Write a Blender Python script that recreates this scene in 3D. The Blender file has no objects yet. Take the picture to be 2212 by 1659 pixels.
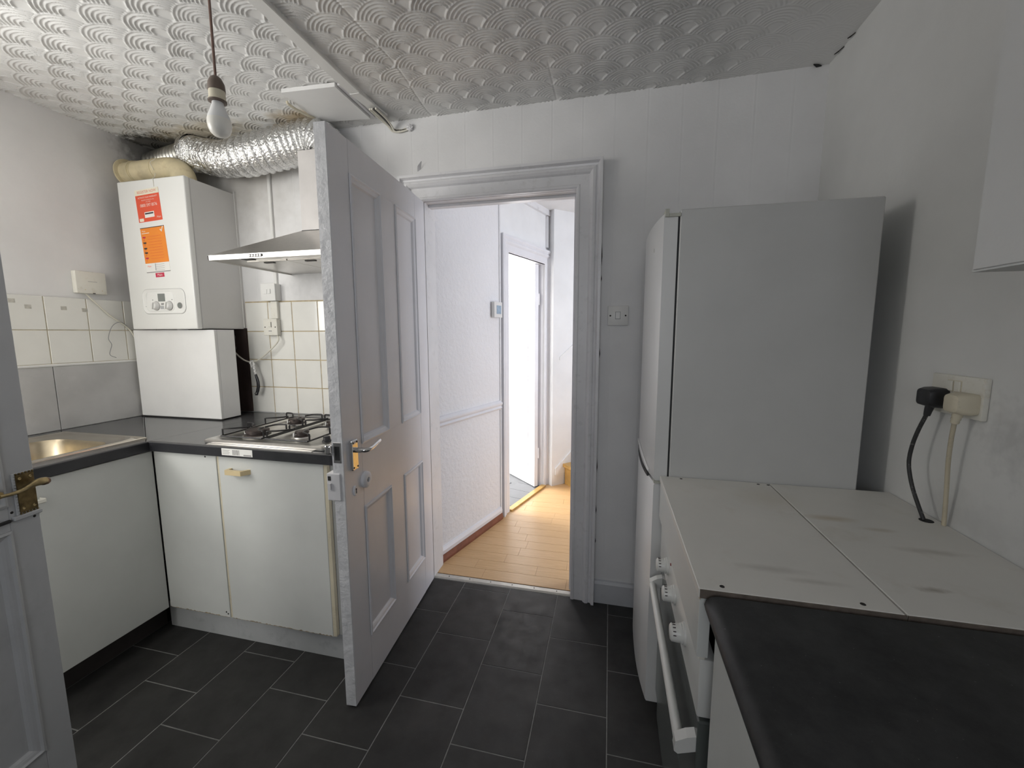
import bpy, bmesh, math, random
import numpy as np
from mathutils import Vector, Matrix
R = math.radians
random.seed(7)
scene = bpy.context.scene
COL = scene.collection

# ---------------------------------------------------------------- camera, light, exposure
cam_d = bpy.data.cameras.new('camera'); cam = bpy.data.objects.new('camera', cam_d); COL.objects.link(cam)
cam_d.sensor_fit = 'HORIZONTAL'; cam_d.sensor_width = 36.0; cam_d.lens = 36.0*895.0/2212.0
cam_d.clip_start = 0.02
YAW, PITCH, ROLL = 0.23127354, 0.12284191, 0.00297447
f_ = Vector((-math.sin(YAW)*math.cos(PITCH), math.cos(YAW)*math.cos(PITCH), -math.sin(PITCH)))
r_ = Vector((math.cos(YAW), math.sin(YAW), 0)); d_ = f_.cross(r_)
r2 = math.cos(ROLL)*r_ + math.sin(ROLL)*d_; d2 = -math.sin(ROLL)*r_ + math.cos(ROLL)*d_
cm = Matrix((( r2.x, -d2.x, -f_.x, 0.0), (r2.y, -d2.y, -f_.y, 0.0), (r2.z, -d2.z, -f_.z, 1.33), (0, 0, 0, 1)))
cam.matrix_world = cm
scene.camera = cam

world = bpy.data.worlds.new('world'); scene.world = world; world.use_nodes = True
world.node_tree.nodes['Background'].inputs[0].default_value = (0.75, 0.85, 1.0, 1)
world.node_tree.nodes['Background'].inputs[1].default_value = 0.6

def area(name, loc, rot, sx, sy, power, col):
    l = bpy.data.lights.new(name, 'AREA'); l.shape = 'RECTANGLE'; l.size = sx; l.size_y = sy
    l.energy = power; l.color = col
    o = bpy.data.objects.new(name, l); COL.objects.link(o); o.location = loc; o.rotation_euler = rot
    return o
# two unseen fill lamps added behind the viewer
area('fill_rear', (-.20, -1.31, 1.55), (R(90), 0, 0), .9, 1.0, 8.5, (0.93, 0.95, 1.0))  # added fill for the back wall and kitchen door
area('fill_rear_left', (-1.95, -1.31, 1.62), (R(90), 0, 0), .9, 1.0, 23, (1.0, 0.98, 0.945))  # added fill that lights the boiler front evenly
# daylight entering by the windows (each lamp fills an opening; the hall one is added fill)
area('daylight_kitchen_window', (-2.66, 0.185, 1.75), (0, R(-90), 0), 0.90, 1.05, 36, (1.0, 0.975, 0.935))
area('daylight_far_room_window', (-3.06, 3.45, 1.45), (0, R(-90), 0), 1.5, 1.3, 185, (1.0, 0.985, 0.95))
area('fill_hall', (1.46, 2.85, 1.35), (0, R(90), 0), 1.6, 0.75, 21, (0.86, 0.90, 1.0))  # added fill lamp that brightens the hall

scene.view_settings.view_transform = 'Standard'; scene.view_settings.look = 'None'
scene.view_settings.gamma = 1.0; scene.view_settings.use_curve_mapping = False
scene.view_settings.exposure = 0.0

# ---------------------------------------------------------------- materials
def nodes_of(name):
    m = bpy.data.materials.new(name); m.use_nodes = True
    nt = m.node_tree; b = nt.nodes['Principled BSDF']
    return m, nt, b
def N(nt, kind, **kw):
    n = nt.nodes.new(kind)
    for k, v in kw.items(): setattr(n, k, v)
    return n
def L(nt, a, b): nt.links.new(a, b)
def rgba(c): return (c[0], c[1], c[2], 1)
def position(nt):
    g = N(nt, 'ShaderNodeNewGeometry'); return g.outputs['Position']
def noise(nt, scale, detail=4, rough=.55, vec=None, stretch=None):
    n = N(nt, 'ShaderNodeTexNoise'); n.inputs['Scale'].default_value = scale
    n.inputs['Detail'].default_value = detail; n.inputs['Roughness'].default_value = rough
    v = vec or position(nt)
    if stretch:
        mp = N(nt, 'ShaderNodeMapping'); mp.inputs['Scale'].default_value = stretch; L(nt, v, mp.inputs['Vector']); v = mp.outputs['Vector']
    L(nt, v, n.inputs['Vector']); return n.outputs['Fac']
def maprange(nt, s, a, b, c, d):
    m = N(nt, 'ShaderNodeMapRange'); m.inputs[1].default_value = a; m.inputs[2].default_value = b
    m.inputs[3].default_value = c; m.inputs[4].default_value = d; L(nt, s, m.inputs[0]); return m.outputs[0]
def mixc(nt, fac, a, b):
    m = N(nt, 'ShaderNodeMix', data_type='RGBA')
    if isinstance(fac, float): m.inputs[0].default_value = fac
    else: L(nt, fac, m.inputs[0])
    for i, s in ((6, a), (7, b)):
        if isinstance(s, tuple): m.inputs[i].default_value = rgba(s)
        else: L(nt, s, m.inputs[i])
    return m.outputs[2]
def math_(nt, op, a, b=None):
    m = N(nt, 'ShaderNodeMath', operation=op)
    for i, s in ((0, a), (1, b)):
        if s is None: continue
        if isinstance(s, (int, float)): m.inputs[i].default_value = s
        else: L(nt, s, m.inputs[i])
    return m.outputs[0]
def bump(nt, b, height, strength=.3, dist=.002):
    n = N(nt, 'ShaderNodeBump'); n.inputs['Strength'].default_value = strength; n.inputs['Distance'].default_value = dist
    L(nt, height, n.inputs['Height']); L(nt, n.outputs[0], b.inputs['Normal'])
def stain(nt, base, centre, scale, r0, r1, col, amp=.1, nscale=30, strength=1.0, detail=6):
    """a stain with a shape of its own round a point: full inside r0, gone outside r1, ragged by noise"""
    mp = N(nt, 'ShaderNodeMapping'); mp.vector_type = 'POINT'
    mp.inputs['Location'].default_value = (-centre[0]*scale[0], -centre[1]*scale[1], -centre[2]*scale[2]); mp.inputs['Scale'].default_value = scale
    L(nt, position(nt), mp.inputs['Vector'])
    ln = N(nt, 'ShaderNodeVectorMath', operation='LENGTH'); L(nt, mp.outputs[0], ln.inputs[0])
    nz = math_(nt, 'MULTIPLY', math_(nt, 'SUBTRACT', noise(nt, nscale, detail), .5), amp*2)
    dist = math_(nt, 'ADD', ln.outputs['Value'], nz)
    return mixc(nt, maprange(nt, dist, r0, r1, strength, 0.0), base, col)
def M(name, col, rough=.5, metal=0., var=.06, vscale=6, bmp=0., bscale=80, bdist=.001, spec=.5, coat=0., dirt=None, dscale=14):
    m, nt, b = nodes_of(name)
    f = maprange(nt, noise(nt, vscale), .3, .7, 0, 1)
    lo = tuple(max(0, c*(1-var)) for c in col); hi = tuple(min(1, c*(1+var)) for c in col)
    c = mixc(nt, f, lo, hi)
    if dirt:
        c = mixc(nt, maprange(nt, noise(nt, dscale, 8, .65), .56, .78, 0, .55), c, dirt)
    L(nt, c, b.inputs['Base Color'])
    b.inputs['Roughness'].default_value = rough; b.inputs['Metallic'].default_value = metal
    b.inputs['Specular IOR Level'].default_value = spec
    if coat: b.inputs['Coat Weight'].default_value = coat; b.inputs['Coat Roughness'].default_value = .15
    if bmp: bump(nt, b, noise(nt, bscale, 5, .6), bmp, bdist)
    return m

def wall_mat(name, col, stains=(), stripes=False, bmp=.25, bscale=70, bdist=.0015, var=.05, vs=3.5):
    m, nt, b = nodes_of(name)
    f = maprange(nt, noise(nt, vs, 5), .3, .7, 0, 1)
    c = mixc(nt, f, tuple(x*(1-var) for x in col), tuple(min(1, x*(1+var)) for x in col))
    for s in stains: c = stain(nt, c, *s)
    L(nt, c, b.inputs['Base Color']); b.inputs['Roughness'].default_value = .72
    h = noise(nt, bscale, 6, .6)
    if stripes:                                   # paper with embossed vertical lines
        sp = N(nt, 'ShaderNodeSeparateXYZ'); L(nt, position(nt), sp.inputs[0])
        u = math_(nt, 'FRACT', math_(nt, 'MULTIPLY', math_(nt, 'ADD', sp.outputs[0], 5.0), 1/.137))
        line = maprange(nt, math_(nt, 'ABSOLUTE', math_(nt, 'SUBTRACT', u, .5)), .0, .03, -1.2, 0)
        u2 = math_(nt, 'FRACT', math_(nt, 'MULTIPLY', math_(nt, 'ADD', sp.outputs[0], 5.008), 1/.137))
        line2 = maprange(nt, math_(nt, 'ABSOLUTE', math_(nt, 'SUBTRACT', u2, .5)), .0, .03, .8, 0)
        h = math_(nt, 'ADD', math_(nt, 'ADD', math_(nt, 'MULTIPLY', h, .7), math_(nt, 'MULTIPLY', line, .4)), math_(nt, 'MULTIPLY', line2, .4))
    bump(nt, b, h, bmp, bdist)
    return m

WHITE = (.80, .80, .81)
mat_wall_back = wall_mat('painted_lined_paper', (.79, .785, .78), stripes=True, bmp=.4, bdist=.002,
    stains=(((-1.95, 1.97, 2.2), (1, 1, 1), .1, .42, (.34, .31, .26), .12, 14, .55), ((-1.62, 1.97, 1.6), (1, 1, 1), .0, .14, (.45, .45, .44), .1, 30, .35)))
mat_wall_left = wall_mat('painted_plaster_left', (.79, .78, .77),
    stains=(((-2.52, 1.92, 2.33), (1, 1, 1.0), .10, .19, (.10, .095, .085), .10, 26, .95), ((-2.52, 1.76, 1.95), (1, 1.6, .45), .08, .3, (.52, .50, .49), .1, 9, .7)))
mat_wall_right = wall_mat('painted_paper_right', (.70, .70, .68), bmp=.3, stains=(((.8, 1.02, 1.11), (1, 1, 1), .0, .10, (.40, .40, .39), .1, 40, .45), ((.8, 1.1, .9), (1, .6, 1.5), .0, .12, (.45, .45, .44), .1, 22, .4)))
mat_ceiling = wall_mat('painted_artex', (.80, .795, .775), bmp=.1, bscale=120, bdist=.0006,
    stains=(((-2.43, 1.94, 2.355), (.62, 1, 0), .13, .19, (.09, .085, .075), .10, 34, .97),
            ((-2.02, 1.83, 2.355), (.45, 1.3, 0), .05, .16, (.52, .42, .24), .09, 18, .6),
            ((-1.47, 1.82, 2.355), (.6, 1.6, 0), .03, .13, (.42, .30, .14), .08, 20, .75)))
mat_hall_wall = wall_mat('embossed_hall_paper', (.82, .815, .83), bmp=.9, bscale=42, bdist=.0065, var=.02)
mat_plain_white = wall_mat('plain_white_plaster', (.82, .82, .82), bmp=.1)
mat_gloss = M('white_gloss_paint', (.79, .785, .815), .30, var=.03, bmp=.12, bscale=25, bdist=.002)
mat_gloss_old = M('worn_gloss_paint', (.70, .69, .70), .36, var=.05, bmp=.35, bscale=40, bdist=.002, dirt=(.5, .5, .5), dscale=30)
mat_trim = M('casing_paint', (.77, .765, .775), .35, var=.05, bmp=.25, bscale=45, bdist=.0015, dirt=(.52, .51, .50), dscale=26)
mat_skirt = M('skirting_paint', (.55, .56, .58), .45, var=.06, bmp=.2, dirt=(.35, .34, .33))
mat_door_grey = M('dull_door_paint', (.54, .545, .55), .42, var=.05, bmp=.2, bscale=50, dirt=(.42, .42, .42))
mat_cab = M('cream_white_laminate', (.60, .61, .585), .42, var=.03, bmp=.06, bscale=140)
mat_cab_edge = M('aged_edge_strip', (.58, .53, .40), .5, var=.12, dirt=(.35, .28, .16), dscale=30)
mat_plinth = M('grey_plinth', (.42, .43, .43), .5, var=.08, dirt=(.2, .2, .2))
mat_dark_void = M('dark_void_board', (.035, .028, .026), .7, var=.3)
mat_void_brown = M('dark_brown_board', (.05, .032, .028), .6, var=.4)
mat_tile_white = M('glazed_cream_tile', (.80, .79, .74), .09, var=.025, vscale=9, bmp=.05, bscale=10, bdist=.003)
mat_grout = M('stained_grout', (.46, .37, .22), .85, var=.25, vscale=30)
mat_grout_left = M('tan_grout', (.56, .50, .38), .85, var=.2, vscale=30)
mat_splash = M('grey_marble_panel', (.50, .495, .485), .35, var=.13, vscale=4, dirt=(.62, .61, .60), dscale=5)
mat_decor = M('tile_motif', (.52, .50, .44), .4, var=.2, vscale=60)
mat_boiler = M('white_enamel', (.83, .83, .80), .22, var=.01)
mat_boiler_shaded = M('white_enamel_shaded', (.66, .65, .63), .3, var=.02)  # same enamel painted darker, shade of the boiler sides in the colour
mat_boxing = M('white_boxing', (.80, .795, .78), .38, var=.03, bmp=.08)
mat_flue = M('yellowed_plastic', (.66, .57, .37), .42, var=.14, vscale=12, dirt=(.33, .23, .11), dscale=18)
mat_steel = M('brushed_steel', (.62, .60, .57), .28, 1.0, var=.05, vscale=60)
mat_steel_light = M('bright_steel', (.66, .645, .61), .42, 1.0, var=.04, vscale=60)
mat_bowl = M('tan_sink_bowl', (.46, .39, .28), .34, 1.0, var=.12, vscale=14)
mat_film_steel = M('film_covered_steel', (.62, .595, .575), .5, 0., var=.07, vscale=9)
mat_sink = M('sink_steel', (.66, .62, .55), .24, 1.0, var=.06, vscale=20)
mat_chrome = M('chrome', (.75, .74, .73), .12, 1.0, var=.03)
mat_black_iron = M('black_enamel', (.015, .014, .014), .42, var=.2)
mat_burner = M('burnt_burner', (.07, .055, .05), .5, .5, var=.4, vscale=60)
mat_black_plastic = M('black_plastic', (.016, .016, .018), .38, var=.1)
mat_white_plastic = M('white_plastic', (.76, .755, .73), .33, var=.02)
mat_cream_plastic = M('cream_plastic', (.74, .72, .645), .36, var=.04, dirt=(.5, .43, .3), dscale=40)
mat_dirty_cream = M('dirty_cream_plastic', (.66, .60, .46), .42, var=.1, dirt=(.25, .2, .13), dscale=45)
mat_beige_handle = M('beige_handle', (.66, .53, .31), .4, var=.08)
mat_dark_screw = M('dark_screw', (.03, .027, .025), .5, .6)
mat_dark_slot_shade = M('dark_slot_shade', (.02, .02, .02), .7)  # dark slots, and strips that paint shade at joint and rocker
mat_lcd = M('lcd_glass', (.22, .235, .22), .15, var=.08)
mat_lcd_blue = M('lcd_blue', (.35, .45, .55), .2, var=.15, vscale=60)
mat_red = M('red_sticker', (.78, .10, .045), .4, var=.04)
mat_orange = M('orange_sticker', (.87, .27, .03), .4, var=.03)
mat_badge = M('badge_red', (.60, .03, .08), .35, var=.04)
mat_paper = M('cream_paper', (.82, .77, .62), .6, var=.04)
mat_white_paper = M('white_paper', (.83, .82, .78), .6, var=.02)
mat_ink_white = M('white_ink', (.85, .76, .68), .6, var=.01)
mat_ink_red = M('red_ink', (.72, .16, .08), .6, var=.01)
mat_ink_dark = M('dark_ink', (.05, .035, .04), .6, var=.01)
mat_ink_grey = M('grey_ink', (.30, .29, .28), .6, var=.01)
mat_cable_white = M('white_cable', (.70, .67, .58), .45, var=.06)
mat_cable_grey = M('grey_wire', (.25, .25, .25), .5)
mat_cable_brown = M('brown_flex', (.16, .095, .075), .5, var=.1)
mat_holder_brown = M('brown_bakelite', (.13, .095, .075), .4, var=.15)
mat_holder_cream = M('cream_bakelite', (.62, .57, .44), .35, var=.06)
mat_bulb = M('opal_bulb', (.78, .76, .70), .3, var=.01)
mat_bulb_base = M('bulb_collar', (.74, .74, .73), .35, var=.01)
mat_black_cable = M('paint_flecked_black_cable', (.02, .02, .02), .5, var=.2, dirt=(.75, .73, .68), dscale=55)
mat_cream_cable = M('dirty_cream_cable', (.52, .46, .34), .5, var=.15, dirt=(.18, .15, .10), dscale=40)
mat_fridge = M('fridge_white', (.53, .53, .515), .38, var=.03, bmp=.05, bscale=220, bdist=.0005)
mat_fridge_door = M('fridge_door_white', (.66, .66, .65), .3, var=.02)
mat_seal = M('dark_seal', (.035, .035, .035), .7)
mat_hinge = M('hinge_cap', (.45, .45, .39), .5)
mat_cover = M('aged_white_board', (.66, .64, .58), .5, var=.05, vscale=5, dirt=(.46, .42, .33), dscale=7)
def cover_mat():
    m, nt, b = nodes_of('aged_white_board')
    c = mixc(nt, maprange(nt, noise(nt, 5, 5), .3, .7, 0, 1), (.66, .645, .60), (.72, .70, .65))
    c = mixc(nt, maprange(nt, noise(nt, 9, 8, .65), .58, .78, 0, .4), c, (.50, .45, .36))
    for ctr, sc, r, col, k in (((.545, 1.135, .87), (1, 3.2, 1), .07, (.40, .31, .17), .55), ((.622, 1.09, .87), (1, 3.5, 1), .05, (.36, .29, .18), .4),
                        ((.575, .845, .87), (1, 2.6, 1), .03, (.22, .18, .13), .7), ((.315, .855, .87), (.6, 3, 1), .05, (.40, .38, .34), .5), ((.38, .825, .87), (.7, 4, 1), .045, (.42, .40, .35), .5),
                        ((.668, 1.0, .87), (.6, 3, 1), .05, (.36, .33, .28), .5), ((.44, 1.24, .87), (1, 1, 1), .10, (.55, .50, .40), .4)):
        c = stain(nt, c, ctr, sc, r*.15, r, col, .018, 45, k)
    L(nt, c, b.inputs['Base Color']); b.inputs['Roughness'].default_value = .45
    bump(nt, b, noise(nt, 150, 4), .08, .001)
    return m
mat_cover = cover_mat()
mat_board_edge_shaded = M('raw_board_edge_shaded', (.13, .105, .085), .8, var=.25, vscale=60)  # raw edge, colour darkened to take in the shading there
mat_oven_white = M('oven_white', (.66, .66, .63), .3, var=.02)
mat_oven_glass = M('oven_door_grey', (.09, .10, .095), .25, var=.1)
mat_lamp_red = M('red_lens', (.22, .01, .012), .25)
mat_brass = M('tarnished_brass', (.16, .115, .05), .38, .85, var=.45, vscale=60)
mat_brass_light = M('worn_brass', (.46, .36, .19), .3, .9, var=.3, vscale=50)
mat_bronze = M('brown_bronze', (.15, .075, .05), .32, .7, var=.2)
mat_copper_dark = M('sooty_pipe', (.06, .05, .05), .3, .7, var=.4)
mat_strip = M('threshold_strip', (.62, .60, .55), .4, .3, var=.15, dirt=(.35, .33, .3), dscale=40)
mat_skirt_wood = M('red_brown_wood', (.21, .075, .045), .5, var=.2, vscale=20)
mat_skirt_raw = M('chipped_edge', (.16, .12, .11), .8, var=.4, vscale=50)
mat_glass = M('window_glass', (.9, .95, 1), .05)
mat_glass.node_tree.nodes['Principled BSDF'].inputs['Transmission Weight'].default_value = 1.0

def floor_tile_mat():
    m, nt, b = nodes_of('charcoal_vinyl_tile')
    f = maprange(nt, noise(nt, 7, 8, .6), .3, .72, 0, 1)
    c = mixc(nt, f, (.020, .0195, .019), (.043, .042, .040))
    fl = maprange(nt, noise(nt, 190, 2, .5), .70, .80, 0, .5)
    c = mixc(nt, fl, c, (.15, .15, .14))
    L(nt, c, b.inputs['Base Color'])
    L(nt, maprange(nt, noise(nt, 16, 5), .3, .7, .42, .62), b.inputs['Roughness'])
    bump(nt, b, noise(nt, 130, 4), .18, .001); b.inputs['Specular IOR Level'].default_value = .4
    return m
mat_floor_tile = floor_tile_mat()
mat_floor_line = M('pale_joint', (.21, .21, .20), .7, var=.2, vscale=40)
mat_far_joint = M('grey_tile_joint', (.15, .153, .16), .6, var=.1)
mat_bath_tile = M('grey_floor_tile', (.10, .103, .11), .35, var=.08)
def worktop_mat(name, a, b2, rough, fleck):
    m, nt, b = nodes_of(name)
    c = mixc(nt, maprange(nt, noise(nt, 9, 9, .72), .36, .68, 0, 1), a, b2)
    c = mixc(nt, maprange(nt, noise(nt, 260, 2, .5), .735, .79, 0, .75), c, fleck)
    L(nt, c, b.inputs['Base Color']); b.inputs['Roughness'].default_value = rough
    bump(nt, b, noise(nt, 180, 3), .12, .0008)
    return m
mat_black_top = worktop_mat('black_slate_laminate', (.006, .0065, .007), (.034, .035, .035), .55, (.20, .20, .19))
mat_grey_top = worktop_mat('dark_grey_laminate', (.055, .055, .058), (.085, .085, .088), .22, (.12, .12, .12))
mat_top_edge = worktop_mat('black_laminate_edge', (.014, .015, .018), (.03, .03, .034), .38, (.10, .10, .10))
def laminate_mat():
    m, nt, b = nodes_of('beech_laminate')
    oi = N(nt, 'ShaderNodeObjectInfo')
    n1 = noise(nt, 6, 6, .6, stretch=(1.2, 16, 1)); n2 = noise(nt, 40, 4, .6, stretch=(.8, 9, 1))
    c = mixc(nt, maprange(nt, n1, .3, .7, 0, 1), (.56, .35, .165), (.70, .46, .235))
    c = mixc(nt, maprange(nt, n2, .35, .7, 0, .35), c, (.47, .27, .12))
    c = mixc(nt, maprange(nt, oi.outputs['Random'], 0, 1, 0, .35), c, (.64, .42, .23))
    L(nt, c, b.inputs['Base Color']); b.inputs['Roughness'].default_value = .38
    return m
mat_laminate = laminate_mat()
mat_step = M('varnished_step', (.50, .30, .09), .35, var=.15, vscale=14)
def foil_mat():
    m, nt, b = nodes_of('crinkled_foil')
    b.inputs['Base Color'].default_value = (.80, .80, .79, 1); b.inputs['Metallic'].default_value = 1; b.inputs['Roughness'].default_value = .15
    v = N(nt, 'ShaderNodeTexVoronoi'); v.inputs['Scale'].default_value = 95; L(nt, position(nt), v.inputs['Vector'])
    h = math_(nt, 'ADD', v.outputs['Distance'], noise(nt, 150, 4, .6)); bump(nt, b, h, .75, .0045)
    return m
mat_foil = foil_mat()
mat_foil_dull = M('dull_flexible_pipe', (.50, .49, .45), .35, .9, var=.2, vscale=30)

# ---------------------------------------------------------------- helpers
ROOTM = {}
def box(bm, x0, x1, y0, y1, z0, z1, bev=0., seg=1):
    if x0 > x1: x0, x1 = x1, x0
    if y0 > y1: y0, y1 = y1, y0
    if z0 > z1: z0, z1 = z1, z0
    vs = [bm.verts.new((x, y, z)) for x in (x0, x1) for y in (y0, y1) for z in (z0, z1)]
    fs = [(0, 1, 3, 2), (4, 6, 7, 5), (0, 4, 5, 1), (2, 3, 7, 6), (0, 2, 6, 4), (1, 5, 7, 3)]
    faces = [bm.faces.new([vs[i] for i in f]) for f in fs]
    if bev > 0:
        es = set(e for f in faces for e in f.edges)
        bmesh.ops.bevel(bm, geom=list(es), offset=bev, segments=seg, profile=.5, affect='EDGES')
def NB(): return bmesh.new()
def boxm(*a, bev=0., seg=1):
    bm = NB(); box(bm, *a, bev=bev, seg=seg); return bm
def prism(bm, pts, z0, z1):
    """polygon pts (x,y) extruded in z"""
    lo = [bm.verts.new((x, y, z0)) for x, y in pts]; hi = [bm.verts.new((x, y, z1)) for x, y in pts]
    n = len(pts)
    bm.faces.new(lo[::-1]); bm.faces.new(hi)
    for i in range(n): bm.faces.new((lo[i], lo[(i+1) % n], hi[(i+1) % n], hi[i]))
def prism_dir(bm, pts, vec):
    """polygon of 3-D points extruded along a vector"""
    lo = [bm.verts.new(p) for p in pts]; hi = [bm.verts.new(Vector(p)+Vector(vec)) for p in pts]
    n = len(pts)
    bm.faces.new(lo[::-1]); bm.faces.new(hi)
    for i in range(n): bm.faces.new((lo[i], lo[(i+1) % n], hi[(i+1) % n], hi[i]))
def rings(bm, rs, cap0=True, cap1=True, closed=True):
    """connect successive loops of points"""
    V = [[bm.verts.new(p) for p in r] for r in rs]
    for a, b in zip(V, V[1:]):
        n = len(a)
        for i in range(n if closed else n-1): bm.faces.new((a[i], a[(i+1) % n], b[(i+1) % n], b[i]))
    if cap0: bm.faces.new(V[0][::-1])
    if cap1: bm.faces.new(V[-1])
def lathe(bm, prof, origin, axis=(0, 0, 1), n=24, cap0=True, cap1=True):
    """prof: list of (radius, height along axis)"""
    a = Vector(axis).normalized(); t = Vector((1, 0, 0)) if abs(a.x) < .9 else Vector((0, 1, 0))
    u = a.cross(t).normalized(); v = a.cross(u); o = Vector(origin)
    rs = [[o + a*h + (u*math.cos(2*math.pi*i/n) + v*math.sin(2*math.pi*i/n))*max(r, 1e-5) for i in range(n)] for r, h in prof]
    rings(bm, rs, cap0, cap1)
def smooth_path(pts, k=6):
    P = [Vector(p) for p in pts]; P = [P[0]*2-P[1]] + P + [P[-1]*2-P[-2]]; out = []
    for i in range(1, len(P)-2):
        for j in range(k):
            t = j/k; a, b, c, d = P[i-1], P[i], P[i+1], P[i+2]
            out.append(.5*((2*b) + (c-a)*t + (2*a-5*b+4*c-d)*t*t + (3*b-a-3*c+d)*t**3))
    out.append(P[-2]); return out
def tube(bm, pts, r, n=10, k=6, smooth=True, rfun=None, ell=1.0):
    path = smooth_path(pts, k) if smooth else [Vector(p) for p in pts]
    up = Vector((0, 0, 1)); rs = []; u = None
    for i, p in enumerate(path):
        t = (path[min(i+1, len(path)-1)] - path[max(i-1, 0)]).normalized()
        if u is None:
            u = t.cross(up if abs(t.z) < .95 else Vector((0, 1, 0))).normalized()
        else:
            u = (u - t*u.dot(t)).normalized()
        v = t.cross(u)
        rr = r if rfun is None else None
        ring = []
        for j in range(n):
            a = 2*math.pi*j/n
            q = rr if rr is not None else rfun(i/(len(path)-1), a, i, j)
            ring.append(p + (u*math.cos(a) + v*math.sin(a)*ell)*q)
        rs.append(ring)
    rings(bm, rs)
def obj(name, bm, m, parent=None, local=False, smooth=False, kind=None):
    me = bpy.data.meshes.new(name)
    root = parent
    while root is not None and root.parent is not None: root = root.parent
    if root is not None and not local and root.name in ROOTM:
        bm.transform(ROOTM[root.name].inverted())
    bmesh.ops.recalc_face_normals(bm, faces=bm.faces)
    bm.to_mesh(me); bm.free()
    if smooth:
        me.polygons.foreach_set('use_smooth', [True]*len(me.polygons))
        me.set_sharp_from_angle(angle=R(38))
    me.materials.append(m)
    o = bpy.data.objects.new(name, me); COL.objects.link(o)
    if parent is not None: o.parent = parent
    if kind: o['kind'] = kind
    return o
def tag(o, label, cat=None, group=None, kind=None):
    o['label'] = label
    if cat: o['category'] = cat
    if group: o['group'] = group
    if kind: o['kind'] = kind
    return o
def thing(name, label, cat, loc=(0, 0, 0), rotz=0., group=None, kind=None):
    o = bpy.data.objects.new(name, None); COL.objects.link(o); o.empty_display_size = .05
    o.location = loc; o.rotation_euler = (0, 0, rotz)
    ROOTM[o.name] = Matrix.Translation(loc) @ Matrix.Rotation(rotz, 4, 'Z')
    return tag(o, label, cat, group, kind)
def text_bm(s, size, m=None):
    cu = bpy.data.curves.new('t', 'FONT'); cu.body = s; cu.size = size; cu.align_x = 'CENTER'; cu.align_y = 'CENTER'
    cu.resolution_u = 3
    o = bpy.data.objects.new('t', cu); COL.objects.link(o)
    bpy.context.view_layer.update()
    me = bpy.data.meshes.new_from_object(o.evaluated_get(bpy.context.evaluated_depsgraph_get()))
    bpy.data.objects.remove(o); bpy.data.curves.remove(cu)
    bm = NB(); bm.from_mesh(me); bpy.data.meshes.remove(me)
    return bm
def wall_text(s, size, x, z, y, m, parent, rot=0., name='lettering', sx=1.0):
    """lettering on a face that looks to -y"""
    bm = text_bm(s, size)
    bm.transform(Matrix.Translation((x, y, z)) @ Matrix.Rotation(R(rot), 4, 'Y') @ Matrix.Rotation(R(90), 4, 'X') @ Matrix.Diagonal((sx, 1, 1, 1)))
    me_o = obj(name, bm, m, parent); return me_o
def holed_wall(bm, axis, c0, c1, a0, a1, z0, z1, holes):
    """wall slab: axis 'x' -> slab x in c0..c1 spanning y a0..a1; holes = (a_lo,a_hi,z_lo,z_hi)"""
    av = sorted(set([a0, a1] + [h[0] for h in holes] + [h[1] for h in holes])); zv = sorted(set([z0, z1] + [h[2] for h in holes] + [h[3] for h in holes]))
    for a, b in zip(av, av[1:]):
        for c, d in zip(zv, zv[1:]):
            if any(h[0] <= (a+b)/2 <= h[1] and h[2] <= (c+d)/2 <= h[3] for h in holes): continue
            if axis == 'x': box(bm, c0, c1, a, b, c, d)
            else: box(bm, a, b, c0, c1, c, d)
    bmesh.ops.remove_doubles(bm, verts=bm.verts, dist=1e-5)
def u_casing(prof, pts_fn):
    """mitred casing: prof = list of (distance outward from the opening, depth); pts_fn(d) -> the path points at offset d"""
    bm = NB(); lanes = [[bm.verts.new(p) for p in pts_fn(d, h)] for d, h in prof]
    n = len(lanes); k = len(lanes[0])
    for i in range(n):
        for j in range(k-1):
            bm.faces.new((lanes[i][j], lanes[i][j+1], lanes[(i+1) % n][j+1], lanes[(i+1) % n][j]))
    bm.faces.new([l[0] for l in lanes]); bm.faces.new([l[-1] for l in lanes][::-1])
    return bm
def ring_mould(x0, x1, z0, z1, prof, y0, sgn):
    """moulding round a panel; prof = (inset, height) from the panel opening's edge, face at y0, height towards sgn*y"""
    bm = NB(); rs = []
    for ins, h in prof:
        y = y0 + sgn*h
        rs.append([(x0+ins, y, z0+ins), (x1-ins, y, z0+ins), (x1-ins, y, z1-ins), (x0+ins, y, z1-ins)])
    rings(bm, rs, False, False)
    return bm

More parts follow.
